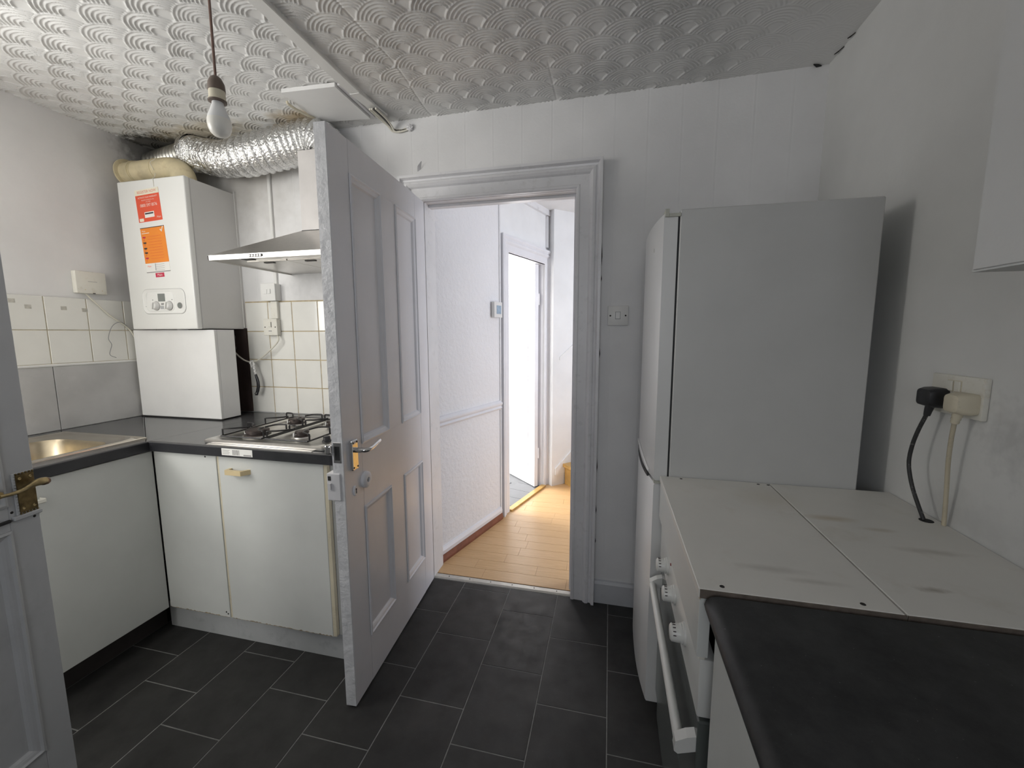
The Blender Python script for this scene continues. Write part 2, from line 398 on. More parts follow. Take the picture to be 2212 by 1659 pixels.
def panel_door(root, w, h, t, panels, m, xs, zs):
    """door in local coordinates: x across, y thickness (face at y=0 looks to -y), z up.
    xs: stile/mullion edges, zs: rail edges"""
    a0, a1, b0, b1 = xs; r0, r1, r2, r3 = zs
    obj('stile', boxm(0, a0, 0, t, 0, h, bev=.002), m, root, True)
    obj('stile', boxm(b1, w, 0, t, 0, h, bev=.002), m, root, True)
    obj('rail', boxm(a0, b1, 0.0003, t-.0003, 0, r0), m, root, True)
    obj('rail', boxm(a0, b1, 0.0003, t-.0003, r1, r2), m, root, True)
    obj('rail', boxm(a0, b1, 0.0003, t-.0003, r3, h), m, root, True)
    for za, zb in ((r0, r1), (r2, r3)):
        obj('muntin', boxm(a1, b0, 0.0006, t-.0006, za, zb), m, root, True)
    prof = [(0, -.0003), (.0, .004), (.006, .006), (.010, .001), (.016, -.001), (.021, -.004), (.026, -.010), (.030, -.0105)]
    for xa, xb in ((a0, a1), (b0, b1)):
        for za, zb in ((r0, r1), (r2, r3)):
            p = obj('panel', boxm(xa-.002, xb+.002, .0105, t-.0105, za-.002, zb+.002), m, root, True)
            obj('moulding', ring_mould(xa, xb, za, zb, prof, 0, -1), m, p, True)
            obj('moulding', ring_mould(xa, xb, za, zb, prof, t, 1), m, p, True)

# ================================================================= THE SETTING
LW, RW, BW, FW, CZ = -2.525, .797, 1.972, -1.25, 2.355   # left, right, back, front walls and ceiling

# ---- kitchen floor: pale joint bed and separate vinyl tiles
fl = obj('floor', boxm(LW-.1, RW+.1, FW-.1, 2.075, -.05, -.0012), mat_floor_line)
tag(fl, 'charcoal vinyl tile kitchen floor with thin pale joints', 'floor', kind='structure')
TW, TL = .2485, .337
def tile_mesh(w, l):
    bm = boxm(0, w, 0, l, -.004, 0, bev=.0008); me = bpy.data.meshes.new('vinyl_tile'); bm.to_mesh(me); bm.free(); me.materials.append(mat_floor_tile); return me
full_tile = tile_mesh(TW-.0036, TL-.0036)
for k in range(-11, 4):
    xa = .022 + TW*k + .0018; xb = xa + TW - .0036
    xa2, xb2 = max(xa, LW), min(xb, RW)
    if xb2-xa2 < .01: continue
    off = (.19 - .128*k) % TL
    j0 = math.floor((FW-off)/TL)
    for j in range(j0, j0+14):
        ya = off + j*TL + .0018; yb = ya + TL - .0036
        ya2, yb2 = max(ya, FW), min(yb, 1.965)
        if yb2-ya2 < .01: continue
        full = abs(xa2-xa)+abs(xb2-xb)+abs(ya2-ya)+abs(yb2-yb) < 1e-6
        o = bpy.data.objects.new('vinyl_tile', full_tile if full else tile_mesh(xb2-xa2, yb2-ya2)); COL.objects.link(o)
        o.parent = fl; o.location = (xa2, ya2, 0)

# ---- kitchen walls
DX0, DX1, DH = -.905, -.163, 1.967      # doorway
bm = NB(); holed_wall(bm, 'y', BW, BW+.11, LW-.1, RW+.1, 0, CZ+.05, [(DX0-.012, DX1+.012, 0, DH+.012)])
wb = tag(obj('wall_back', bm, mat_wall_back), 'white painted back wall with vertical embossed lines round the doorway', 'wall', kind='structure')
bm = NB(); holed_wall(bm, 'x', LW-.12, LW, FW-.1, BW+.05, 0, CZ+.05, [(-.35, .72, 1.30, 2.20)])
wl = tag(obj('wall_left', bm, mat_wall_left), 'off-white painted plaster wall beside the boiler and above the sink', 'wall', kind='structure')
tag(obj('wall_right', boxm(RW, RW+.1, FW-.1, BW+.05, 0, CZ+.05), mat_wall_right), 'dull white painted wall behind the fridge and sockets', 'wall', kind='structure')
bm = NB(); holed_wall(bm, 'y', FW-.1, FW, LW-.1, RW+.1, 0, CZ+.05, [(-.66, .26, 1.04, 2.06), (-2.41, -1.49, 1.11, 2.13)])
tag(obj('wall_front', bm, mat_wall_right), 'white wall behind the viewer', 'wall', kind='structure')
tag(obj('added_partition', boxm(-1.335, -1.255, FW, -.022, 0, CZ+.05), mat_wall_right), 'added white partition at the near left door, blocking stray window light', 'wall', kind='structure')  # unseen partition added to keep window light off the right side
# kitchen window (out of the frame, it lets the daylight in)
w1 = thing('window_1', 'white framed window in the left wall above the sink', 'window', (LW, .185, 1.30), kind='structure')
for a in ((-.35, -.30, 1.30, 2.20), (.67, .72, 1.30, 2.20), (-.30, .67, 1.30, 1.35), (-.30, .67, 2.15, 2.20), (.165, .205, 1.35, 2.15)):
    obj('window_frame', boxm(LW-.09, LW-.03, *a), mat_white_plastic, w1)
obj('window_sill', boxm(LW-.1, LW+.05, -.37, .74, 1.282, 1.30, bev=.004), mat_white_plastic, w1)

w2 = thing('added_window_2', 'added unseen white window frame for the fill lamp behind the viewer', 'window', (-.20, FW, 1.04), kind='structure')  # unseen window added to go with the rear fill lamp
for a in ((-.66, -.61, 1.04, 2.06), (.21, .26, 1.04, 2.06), (-.61, .21, 1.04, 1.09), (-.61, .21, 2.01, 2.06)):
    obj('window_frame', boxm(a[0], a[1], FW-.06, FW-.02, a[2], a[3]), mat_white_plastic, w2)

w3 = thing('added_window_3', 'added unseen white window frame for the rear left fill lamp', 'window', (-1.95, FW, 1.11), kind='structure')  # unseen window added to go with the rear left fill lamp
for a in ((-2.41, -2.36, 1.11, 2.13), (-1.54, -1.49, 1.11, 2.13), (-2.36, -1.54, 1.11, 1.16), (-2.36, -1.54, 2.08, 2.13)):
    obj('window_frame', boxm(a[0], a[1], FW-.06, FW-.02, a[2], a[3]), mat_white_plastic, w3)

# ---- ceiling with the fan relief as a height field
FX, FY, FR = .0975, .0645, .0985
def fan_height(X, Y):
    """overlapping fans, apex towards -y, six ridges each"""
    H = np.zeros_like(X); bestC = np.full_like(X, -1e9); bestR = np.full_like(X, 9.)
    x0, y0 = -.747, 1.407 + FR
    j0 = int((Y.min()-y0)/FY)-3; j1 = int((Y.max()-y0)/FY)+4
    jb = np.floor((Y-y0)/FY).astype(int)
    for dj in range(3, -3, -1):
        j = jb + dj; cy = y0 + FY*j
        par = np.mod(j, 2)
        i = np.round((X-x0-par*FX)/(2*FX)); cx = x0 + par*FX + 2*FX*i
        r = np.hypot(X-cx, Y-cy)
        ok = (r < FR) & (bestR > 8)
        bestR = np.where(ok, r, bestR)
    s = (FR-bestR)/.0128                       # ridge number from the rim inwards
    ph = s - np.floor(s)
    ridge = np.exp(-((ph-.30)/.155)**2)*(s < 6.0)
    H = ridge*.0058 + np.clip(1-s/7, 0, 1)*.0005
    H = np.where(bestR > 8, 0, H)
    return H
def ceil_grid(x0, x1, y0, y1, step):
    nx = int(round((x1-x0)/step))+1; ny = int(round((y1-y0)/step))+1
    X, Y = np.meshgrid(np.linspace(x0, x1, nx), np.linspace(y0, y1, ny))
    rng = np.random.default_rng(3)
    wob = .004*np.sin(X*9+Y*5)+.003*np.sin(X*23-Y*17)
    wob2 = .004*np.sin(X*7-Y*11)+.003*np.sin(X*19+Y*27)
    H = fan_height(X+wob, Y+wob2)
    fade = np.clip((.76-X)/.5, .10, 1)*(.82+.18*np.sin(X*13+3)*np.sin(Y*11))
    H = H*fade + .0015*np.sin(X*3.1+1)*np.sin(Y*4.0)
    seam = np.exp(-((X+.842-.012*np.sin(Y*9))/.0032)**2) + .8*np.exp(-((X+.257)/.003)**2)*np.clip((Y-1.68)/.04, 0, 1)
    H = H - .003*seam
    Z = CZ - H
    idx = np.arange(nx*ny).reshape(ny, nx)
    F = np.stack([idx[:-1, :-1], idx[1:, :-1], idx[1:, 1:], idx[:-1, 1:]], -1).reshape(-1, 4)
    return np.stack([X, Y, Z], -1).reshape(-1, 3), F
V1, F1 = ceil_grid(LW-.02, RW+.02, .98, BW+.02, .0033)
V2, F2 = ceil_grid(LW-.02, RW+.02, FW-.02, .98, .008)
V = np.concatenate([V1, V2]); F = np.concatenate([F1, F2+len(V1)])
me = bpy.data.meshes.new('ceiling'); me.vertices.add(len(V)); me.vertices.foreach_set('co', V.astype(np.float32).ravel())
me.loops.add(F.size); me.loops.foreach_set('vertex_index', F.ravel().astype(np.int32))
me.polygons.add(len(F)); me.polygons.foreach_set('loop_start', np.arange(0, F.size, 4, dtype=np.int32)); me.polygons.foreach_set('loop_total', np.full(len(F), 4, np.int32))
me.update(); me.validate(); me.polygons.foreach_set('use_smooth', np.ones(len(F), bool))
me.materials.append(mat_ceiling)
ce = bpy.data.objects.new('ceiling', me); COL.objects.link(ce)
tag(ce, 'white artex ceiling with overlapping fan pattern', 'ceiling', kind='structure')
tag(obj('ceiling_slab', boxm(LW-.1, RW+.1, FW-.1, BW+.1, CZ+.012, CZ+.06), mat_plain_white), 'plasterboard above the artex ceiling', 'ceiling', kind='structure')

# ---- doorway casing, lining, threshold, skirting
bm_prof = [(0, 0), (0, .018), (.006, .022), (.014, .022), (.018, .018), (.058, .020), (.064, .030), (.074, .038), (.084, .036), (.090, .028), (.098, .030), (.104, .046), (.116, .046), (.116, 0)]
t1 = thing('trim_1', 'white moulded wooden architrave round the kitchen doorway', 'door frame', ((DX0+DX1)/2, BW, 0), kind='structure')
obj('architrave', u_casing(bm_prof, lambda d, h: [(DX0-d, BW-h, .0), (DX0-d, BW-h, DH+d), (DX1+d, BW-h, DH+d), (DX1+d, BW-h, .0)]), mat_trim, t1)
obj('door_lining', boxm(DX0-.03, DX0, BW-.004, BW+.125, 0, DH), mat_trim, t1)
obj('door_lining', boxm(DX1, DX1+.03, BW-.004, BW+.125, 0, DH), mat_trim, t1)
obj('door_lining', boxm(DX0-.03, DX1+.03, BW-.004, BW+.125, DH, DH+.03), mat_trim, t1)
obj('door_stop', boxm(DX1-.012, DX1, BW+.05, BW+.085, 0, DH-.012), mat_trim, t1)
obj('door_stop', boxm(DX0, DX1, BW+.05, BW+.085, DH-.012, DH), mat_trim, t1)
bm = NB(); prism_dir(bm, [(DX0, BW-.002, 0), (DX0, BW+.006, .006), (DX0, BW+.030, .007), (DX0, BW+.040, .0)], (DX1-DX0, 0, 0))
t2 = tag(obj('trim_2', bm, mat_strip), 'dull metal threshold strip between dark tiles and laminate', 'threshold strip', kind='structure')
for i in range(6):
    bm = NB(); x = DX0+.08+i*.118; lathe(bm, [(.0035, 0), (.003, .0012)], (x, BW+.018, .0062), n=8); obj('screw', bm, mat_dark_screw, t2)
bm = NB(); prism_dir(bm, [(DX1+.117, BW, 0), (DX1+.117, BW-.020, 0), (DX1+.117, BW-.020, .100), (DX1+.117, BW-.012, .112), (DX1+.117, BW, .114)], (RW-DX1-.117, 0, 0))
tag(obj('baseboard_back', bm, mat_skirt), 'grey-white painted skirting between door frame and fridge', 'skirting', kind='structure')

# ================================================================= HALL AND FAR ROOM
HA = Vector((-.940, 2.082, 0)); HD = Vector((.291, .957, 0)).normalized(); HN = Vector((HD.y, -HD.x, 0))   # hall left wall: start, direction, normal into the hall
HC = 2.315
def hp(s, n, z): p = HA + HD*s + HN*n; return Vector((p.x, p.y, z))
def hbox(bm, s0, s1, n0, n1, z0, z1):
    pts = [hp(s0, n0, z0), hp(s1, n0, z0), hp(s1, n1, z0), hp(s0, n1, z0)]
    prism_dir(bm, pts, (0, 0, z1-z0))
S0, S1 = .835, 1.42                                    # far door opening along the hall wall
bm = NB(); hbox(bm, -.02, .712, -.10, 0, 0, HC+.04)
wh = tag(obj('wall_hall', bm, mat_hall_wall), 'white embossed papered hall wall seen through the doorway', 'wall', kind='structure')
bm = NB(); hbox(bm, .712, S0-.012, -.10, -.012, 0, HC+.04); hbox(bm, S1+.012, 1.545, -.10, -.012, 0, HC+.04); hbox(bm, S0-.012, S1+.012, -.10, -.012, 1.897, HC+.04)
tag(obj('wall_hall_end', bm, mat_plain_white), 'smooth white hall wall above the far bright doorway', 'wall', kind='structure')
bm = NB(); hbox(bm, .70, .716, -.012, .006, 0, HC)
obj('edge_batten', bm, mat_trim, wh)
# picture battens above the far door
bm = NB(); hbox(bm, 1.44, 1.475, -.012, .004, 2.02, HC-.05); hbox(bm, .72, 1.5, -.012, .012, HC-.045, HC)
tag(obj('trim_4', bm, mat_trim), 'thin white battens above the far doorway', 'batten', kind='structure')
# dado rail, skirting with worn wood below
def hsweep(prof, s0, s1):
    bm = NB(); prism_dir(bm, [hp(s0, n, z) for n, z in prof], HD*(s1-s0)); return bm
tag(obj('trim_3', hsweep([(0, .80), (.012, .803), (.022, .815), (.014, .826), (.024, .84), (.024, .85), (.010, .862), (0, .865)], .0, .70), mat_gloss), 'white moulded dado rail on the hall wall', 'dado rail', kind='structure')
bh = tag(obj('baseboard_hall', hsweep([(0, .052), (.016, .050), (.018, .072), (.010, .088), (0, .092)], .0, .70), mat_gloss), 'white hall skirting edged with red-brown wood', 'skirting', kind='structure')
obj('wood_bead', hsweep([(0, .004), (.022, .004), (.024, .02), (.018, .048), (0, .052)], .0, .70), mat_skirt_wood, bh)
# far door frame
t5 = thing('trim_5', 'white moulded frame of the far doorway in the hall', 'door frame', hp((S0+S1)/2, 0, 0), kind='structure')
prof2 = [(0, -.012), (0, .010), (.010, .014), (.050, .012), (.060, .022), (.072, .026), (.080, .020), (.094, .032), (.108, .032), (.108, -.012)]
obj('architrave', u_casing(prof2, lambda d, h: [hp(S0-d, h-.012, .004), hp(S0-d, h-.012, 1.885+d), hp(S1+d, h-.012, 1.885+d), hp(S1+d, h-.012, .004)]), mat_gloss, t5)
bm = NB(); hbox(bm, S1, S1+.02, -.13, -.004, 0, 1.885); hbox(bm, S0-.02, S0, -.13, -.004, 0, 1.885); hbox(bm, S0-.02, S1+.02, -.13, -.004, 1.885, 1.905)
obj('door_lining', bm, mat_gloss, t5)
bm = NB(); hbox(bm, S0, S1, -.025, .018, .004, .018)
obj('threshold', bm, mat_step, t5)
# hall floor: beech laminate planks running across
q0, q1 = hp(.02, -.02, 0), hp(1.56, -.02, 0)
bm = NB(); prism(bm, [(DX0-.01, 2.012), (1.5, 2.012), (1.5, 4.6), (.2, 4.6), (q1.x, q1.y), (q0.x, q0.y)], -.05, .001)
hf = tag(obj('floor_hall', bm, mat_skirt_raw), 'beech laminate plank floor of the hall', 'floor', kind='structure')
def hall_x(y): return HA.x + (y-HA.y)*HD.x/HD.y + .022
PW = .0905; yy = 2.014; rowi = 0
while yy < 4.4:
    xl = max(hall_x(yy+PW/2)-.04, -1.0) if yy > 2.08 else DX0
    xr = 1.4 if yy > 2.08 else DX1
    x = xl - random.uniform(0, .35)
    if xr > 1: xr = 1.38
    while x < xr:
        ln = random.uniform(.34, .52); a, b = max(x, xl), min(x+ln, xr)
        if b-a > .015: obj('plank', boxm(a+.0004, b-.0004, yy+.0004, yy+PW-.0005, -.004, .004, bev=.0006), mat_laminate, hf)
        x += ln
    yy += PW
# wall thermostat in the hall
th = thing('thermostat', 'small white thermostat with blue screen on the hall wall', 'thermostat', hp(.66, 0, 1.47))
bm = NB(); hbox(bm, .598, .694, .004, .028, 1.432, 1.532); obj('case', bm, mat_white_plastic, th)
bm = NB(); hbox(bm, .625, .681, .028, .0295, 1.455, 1.510); obj('screen', bm, mat_lcd_blue, th)
# stairs and the wall beside them
ST = Vector((-.366, 3.545, 0)); SD = Vector((.731, .682, 0)); SN = Vector((.682, -.731, 0))
def sp(s, n, z): p = ST + SD*s + SN*n; return Vector((p.x, p.y, z))
bm = NB(); prism_dir(bm, [sp(-.13, 0, 0), sp(2.2, 0, 0), sp(2.2, -.1, 0), sp(-.13, -.1, 0)], (0, 0, HC+.04))
tag(obj('wall_stairs', bm, mat_plain_white), 'white wall rising beside the wooden stairs', 'wall', kind='structure')
bm = NB(); prism_dir(bm, [sp(-.10, 0, .10), sp(-.10, 0, .16), sp(.9, 0, .93), sp(.9, 0, .80), sp(-.02, 0, .10)], SN*.012)
tag(obj('baseboard_stairs', bm, mat_plain_white), 'sloping white skirting along the stairs', 'skirting', kind='structure')
bm = NB(); prism_dir(bm, [sp(-.06, 0, 1.10), sp(-.06, 0, 1.125), sp(.9, 0, 1.86), sp(.9, 0, 1.83)], SN*.008)
tag(obj('trim_6', bm, mat_plain_white), 'sloping white rail on the stair wall', 'rail', kind='structure')
stt = thing('staircase', 'varnished wooden stair steps at the end of the hall', 'stairs', ST)
for i in range(4):
    bm = NB(); prism_dir(bm, [sp(.0+.22*i, .012, .0), sp(.0+.22*i, .80, .0), sp(.22+.22*i, .80, .0), sp(.22+.22*i, .012, .0)], (0, 0, .165+.19*i)); stp = obj('riser', bm, mat_step, stt)
    bm = NB(); prism_dir(bm, [sp(-.022+.22*i, .012, .165+.19*i), sp(-.022+.22*i, .80, .165+.19*i), sp(.22+.22*i, .80, .165+.19*i), sp(.22+.22*i, .012, .165+.19*i)], (0, 0, .028)); obj('tread', bm, mat_step, stt)
# hall right side, ceiling
bm = NB(); holed_wall(bm, 'x', 1.40, 1.5, 2.0, 4.6, 0, HC+.04, [(2.45, 3.25, .5, 2.15)])
tag(obj('wall_hall_right', bm, mat_plain_white), 'white right hall wall out of view', 'wall', kind='structure')
bm = NB(); prism(bm, [(-.95, 2.08), (1.5, 2.08), (1.5, 5.2), (-.2, 5.2), (-.52, 3.72), (-.73, 2.80)], HC, HC+.04)
tag(obj('ceiling_hall', bm, mat_plain_white), 'plain white hall ceiling', 'ceiling', kind='structure')
tag(obj('wall_hall_far', boxm(-.1, 1.5, 5.0, 5.1, 0, HC+.04), mat_plain_white), 'white far hall wall behind the stairs', 'wall', kind='structure')
# far room: floor tiles, walls, ceiling, open door
bf = tag(obj('floor_far_room', (lambda b: (prism(b, [(-3.1, 2.10), (-1.06, 2.10), (-.515, 3.46), (-.2, 4.75), (-3.1, 4.75)], -.05, -.002), b)[1])(NB()), mat_far_joint), 'grey tiled floor of the bright far room', 'floor', kind='structure')
FRD = Vector((.78, .62, 0)); 
for i in range(-4, 9):
    for j in range(-8, 5):
        c = Vector((-.85, 3.25, 0)) + Vector((.80, .60, 0))*(.305*i) + Vector((-.60, .80, 0))*(.305*j)
        off = (c - HA).dot(HN)
        if off > -.335 or c.x < -2.85 or c.y > 4.5 or c.y < 2.4: continue
        bm = boxm(-.15, .15, -.15, .15, -.006, .003, bev=.001)
        o = obj('floor_tile', bm, mat_bath_tile, bf); o.location = c; o.rotation_euler = (0, 0, math.atan2(.6, .8))
for i in range(7):      # cut tiles along the threshold
    bm = NB(); hbox(bm, S0-.22+i*.155, S0-.068+i*.155, -.24, -.04, -.004, .003)
    obj('floor_tile', bm, mat_bath_tile, bf)
bm = NB(); holed_wall(bm, 'x', -3.1, -3.0, 2.1, 4.85, 0, HC+.04, [(2.8, 4.1, .7, 2.2)])
tag(obj('wall_far_room_left', bm, mat_plain_white), 'white wall of the far room with its window', 'wall', kind='structure')
tag(obj('wall_far_room_back', boxm(-3.1, -.1, 4.75, 4.85, 0, HC+.04), mat_plain_white), 'bright white back wall of the far room', 'wall', kind='structure')
tag(obj('wall_far_room_near', boxm(-3.1, -1.02, 2.09, 2.14, 0, HC+.04), mat_plain_white), 'white near wall of the far room', 'wall', kind='structure')
bm = NB(); prism(bm, [(-3.1, 2.1), (-1.06, 2.1), (-.50, 3.60), (-.1, 4.85), (-3.1, 4.85)], HC+.01, HC+.05)
tag(obj('ceiling_far_room', bm, mat_plain_white), 'white ceiling of the bright far room', 'ceiling', kind='structure')
hinge3 = Vector((-.580, 3.425, .008)); ang3 = math.atan2(-.7084*-1, .7058*-1)   # leaf runs from the hinge to (-.71,.71)
d3 = thing('door_3', 'bright white panelled door standing open in the far room', 'door', hinge3, math.atan2(.7084, -.7058), kind='structure')
panel_door(d3, .60, 1.875, .036, 4, mat_gloss, (.100, .245, .355, .50), (.15, .70, .90, 1.74))
bm = NB(); lathe(bm, [(.006, 0), (.006, .09)], (0.0, -.004, .25), n=8); obj('hinge', bm, mat_gloss, d3, True)
bm = NB(); lathe(bm, [(.006, 0), (.006, .09)], (0.0, -.004, 1.55), n=8); obj('hinge', bm, mat_gloss, d3, True)

# ================================================================= KITCHEN DOOR, OPEN INTO THE ROOM
P1 = Vector((-.847, 1.165, .008)); dd = Vector((-.064, .998, 0)).normalized()
kd = thing('door_1', 'white four-panel wooden kitchen door standing open beside the hob', 'door', P1, math.atan2(dd.y, dd.x), kind='structure')
panel_door(kd, .785, 1.955, .040, 4, mat_gloss, (.118, .332, .458, .670), (.185, .697, .930, 1.848))
ep = M('flaking_edge_paint', (.68, .68, .69), .4, var=.08, vscale=20, bmp=1.0, bscale=28, bdist=.006, dirt=(.45, .46, .48), dscale=35)
obj('edge_paint', boxm(-.0016, .0005, .001, .039, .001, 1.953), ep, kd, True)
# lever handle on its long plate
pl = obj('handle_plate', boxm(.034, .074, -.012, 0, .856, .962, bev=.004, seg=2), mat_chrome, kd, True)
for dx in (.042, .066):
    for z in (.952, .866):
        bm = NB(); lathe(bm, [(.0032, 0), (.0032, .0012)], (dx, -.012, z), (0, -1, 0), n=8); obj('screw', bm, mat_dark_screw, pl, True)
bm = NB(); tube(bm, [(.054, -.010, .926), (.054, -.030, .926), (.056, -.046, .926), (.066, -.055, .927), (.09, -.057, .929), (.120, -.056, .934), (.148, -.054, .938)], .008, 10, 5, rfun=lambda t, a, i, j: .0095-.003*t)
obj('lever', bm, mat_chrome, pl, True, smooth=True)
bm = NB(); lathe(bm, [(.030, 0), (.029, .010), (.020, .015), (.010, .015), (.009, .006)], (.128, 0, .795), (0, -1, 0), n=24); cy_ = obj('lock_cylinder', bm, mat_gloss, kd, True, smooth=True)
bm = NB(); lathe(bm, [(.0075, 0), (.0075, .009)], (.128, 0, .795), (0, -1, 0), n=12); obj('keyway', bm, mat_chrome, cy_, True)
obj('slot', boxm(.1265, .1295, -.0105, -.009, .789, .801), mat_dark_slot_shade, cy_, True)
bm = NB(); 
rings(bm, [[(.057+.011*s*math.cos(a), y, .779+.018*s*math.sin(a)) for a in [2*math.pi*i/20 for i in range(20)]] for s, y in ((1, 0), (1, -.004), (.85, -.006))]); es = obj('escutcheon', bm, mat_gloss, kd, True)
obj('keyhole', boxm(.0555, .0585, -.0072, -.0055, .770, .782), mat_dark_slot_shade, es, True)
bm = NB(); lathe(bm, [(.003, 0), (.003, .0012)], (.057, -.006, .785), (0, -1, 0), n=10); obj('keyhole', bm, mat_dark_slot_shade, es, True)
# latch and rim lock on the leading edge (local x < 0 looks to the room)
lt = obj('latch_plate', boxm(-.003, .001, .006, .034, .895, .965, bev=.0008), mat_chrome, kd, True)
obj('latch_recess', boxm(-.0036, -.002, .011, .029, .905, .952), mat_dark_slot_shade, lt, True)
bm = NB(); box(bm, -.016, .0, .036, .058, .925, .958, bev=.006, seg=2); obj('latch_tongue', bm, mat_chrome, lt, True)
rl = obj('rim_lock', boxm(-.006, .05, .012, .062, .765, .860, bev=.003), mat_gloss_old, kd, True)
obj('bolt_hole', boxm(-.0066, -.0055, .046, .057, .835, .850), mat_dark_slot_shade, rl, True)
obj('bolt_tongue', boxm(-.012, -.005, .045, .056, .806, .826), mat_gloss_old, rl, True)
for z in (.2, 1.7):
    bm = NB(); lathe(bm, [(.007, 0), (.007, .1)], (.788, .040, z), n=10); obj('hinge', bm, mat_gloss_old, kd, True)

# ================================================================= NEAR LEFT DOOR
W2 = .74; d2v = Vector((-.174, .985, 0)).normalized(); lead2 = Vector((-1.42, .714, .01)); hin2 = lead2 - d2v*W2
nd = thing('door_2', 'grey-white door at the left edge with tarnished brass lever', 'door', hin2, math.atan2(d2v.y, d2v.x), kind='structure')
panel_door(nd, W2, 1.96, .038, 4, mat_door_grey, (.062, .330, .410, W2-.062), (.24, .845, .905, 1.84))
def lx(v): return W2 - v
bp = obj('handle_backplate', boxm(lx(.048), lx(.004), -.004, 0, .876, .982, bev=.0015), mat_door_grey, nd, True)
obj('brass_plate', boxm(lx(.043), lx(.005), -.0062, -.004, .881, .977, bev=.001), mat_brass, bp, True)
for k in range(14):
    z = .881+k*.0072; obj('rope_bead', boxm(lx(.0475), lx(.0435), -.0065, -.003, z, z+.0045, bev=.001), mat_door_grey, bp, True)
for k in range(6):
    x = lx(.043-k*.0068); 
    for z in (.977, .8765): obj('rope_bead', boxm(x, x+.0045, -.0065, -.003, z, z+.004, bev=.001), mat_brass, bp, True)
for v in (.035, .013):
    for z in (.967, .891):
        bm = NB(); lathe(bm, [(.0038, 0), (.003, .0012), (.0015, .0004)], (lx(v), -.0062, z), (0, -1, 0), n=10); obj('screw', bm, mat_brass_light, bp, True)
bm = NB(); lathe(bm, [(.016, 0), (.015, .004), (.009, .006), (.009, .03)], (lx(.094), 0, .947), (0, -1, 0), n=16)
lv = obj('lever_rose', bm, mat_brass_light, nd, True, smooth=True)
bm = NB(); tube(bm, [(lx(.096), -.034, .945), (lx(.075), -.036, .944), (lx(.055), -.036, .946), (lx(.036), -.036, .951), (lx(.020), -.036, .9535), (lx(.004), -.036, .951)], .005, 12, 6, rfun=lambda t, a, i, j: .0042 if t < .5 else (.0042+.0055*math.sin((t-.5)/.5*math.pi*.62)))
obj('lever', bm, mat_brass_light, lv, True, smooth=True)
bm = NB(); lathe(bm, [(.0062, -.012), (.0092, -.004), (.0095, .004), (.007, .009), (.003, .011)], (lx(.008), -.036, .9512), (1, 0, 0), n=14); obj('lever_tip', bm, mat_bronze, lv, True, smooth=True)
bo = obj('slide_bolt', boxm(lx(.058), lx(.0), -.010, 0, .866, .877, bev=.002), mat_door_grey, nd, True)
obj('bolt_rod', boxm(lx(.12), lx(.062), -.008, -.001, .866, .874, bev=.002), mat_black_iron, bo, True)
for v, z in ((.018, .884), (.012, .860), (.055, .888)):
    bm = NB(); lathe(bm, [(.0035, 0), (.002, .001)], (lx(v), 0, z), (0, -1, 0), n=8); obj('screw', bm, mat_dark_screw, bo, True)

# ================================================================= LEFT WALL TILES
def wall_tile(parent, axis, c, a0, a1, z0, z1, m, th=.008, name='tile'):
    if axis == 'x': bm = boxm(c, c+th, a0, a1, z0, z1, bev=.0015)
    else: bm = boxm(a0, a1, c-th, c, z0, z1, bev=.0015)
    return obj(name, bm, m, parent)
obj('grout_bed', boxm(LW, LW+.0055, 1.14, BW, 1.186, 1.502), mat_grout_left, wl)
ys = [1.14, 1.222, 1.380, 1.540, 1.698, 1.856, BW]
for a, b in zip(ys, ys[1:]):
    for c, d in ((1.194, 1.347), (1.351, 1.502)):
        t = wall_tile(wl, 'x', LW, a+.002, b-.002, c, d, mat_tile_white)
for y, z in ((1.275, 1.475), (1.325, 1.452), (1.45, 1.452), (1.53, 1.447)):
    obj('tile_motif', boxm(LW+.008, LW+.0086, y-.011, y+.011, z-.009, z+.009), mat_decor, wl)
obj('tile_trim', boxm(LW, LW+.014, 1.0, 1.742, 1.180, 1.192, bev=.003), mat_white_plastic, wl)
for a, b in ((.12, .60), (.602, 1.3785), (1.3815, 1.735)):
    obj('splash_panel', boxm(LW, LW+.010, a, b, .882, 1.180, bev=.0008), mat_splash, wl)

# ================================================================= BACK WALL TILES
obj('grout_bed', boxm(-2.008, -1.0, BW-.0055, BW, .882, 1.508), mat_grout, wb)
xs_ = [-2.008, -1.857, -1.701, -1.538, -1.383, -1.228, -1.073, -1.0]; zs_ = [.880, 1.028, 1.184, 1.342, 1.504]
for a, b in zip(xs_, xs_[1:]):
    for c, d in zip(zs_, zs_[1:]):
        wall_tile(wb, 'y', BW, a+.0022, b-.0022, c+.0022, d-.0022, mat_tile_white)
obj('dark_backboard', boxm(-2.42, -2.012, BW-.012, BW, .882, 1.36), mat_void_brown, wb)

# ================================================================= WORKTOPS, SINK, HOB
ZT = .880
edge_corner = (-1.895, 1.305)
def top_piece(name, pts, label, cat='worktop', grp=None, z0=.842):
    bm = NB(); prism(bm, pts, z0, ZT); bmesh.ops.bevel(bm, geom=[e for e in bm.edges if all(abs(v.co.z-ZT) < 1e-5 for v in e.verts)], offset=.0025, segments=2, affect='EDGES')
    return tag(obj(name, bm, mat_grey_top), label, cat, grp)
back_l, back_r = (-2.513, 1.742), (-1.79, BW-.010)
wt1 = thing('worktop', 'dark grey laminate worktop holding the steel sink', 'worktop', (-2.2, .6, .842))
bm = NB()
prism(bm, [(-1.892, 1.303), (-2.512, 1.735), (-2.512, 1.345), (-1.892, 1.2999)], .842, ZT)
box(bm, -1.985, -1.892, .02, 1.3, .842, ZT); box(bm, -2.512, -2.40, .02, 1.345, .842, ZT); box(bm, -2.40, -1.985, .02, .36, .842, ZT)
prism(bm, [(-2.40, 1.31), (-1.985, 1.30), (-1.985, 1.3067), (-2.40, 1.3369)], .842, ZT)
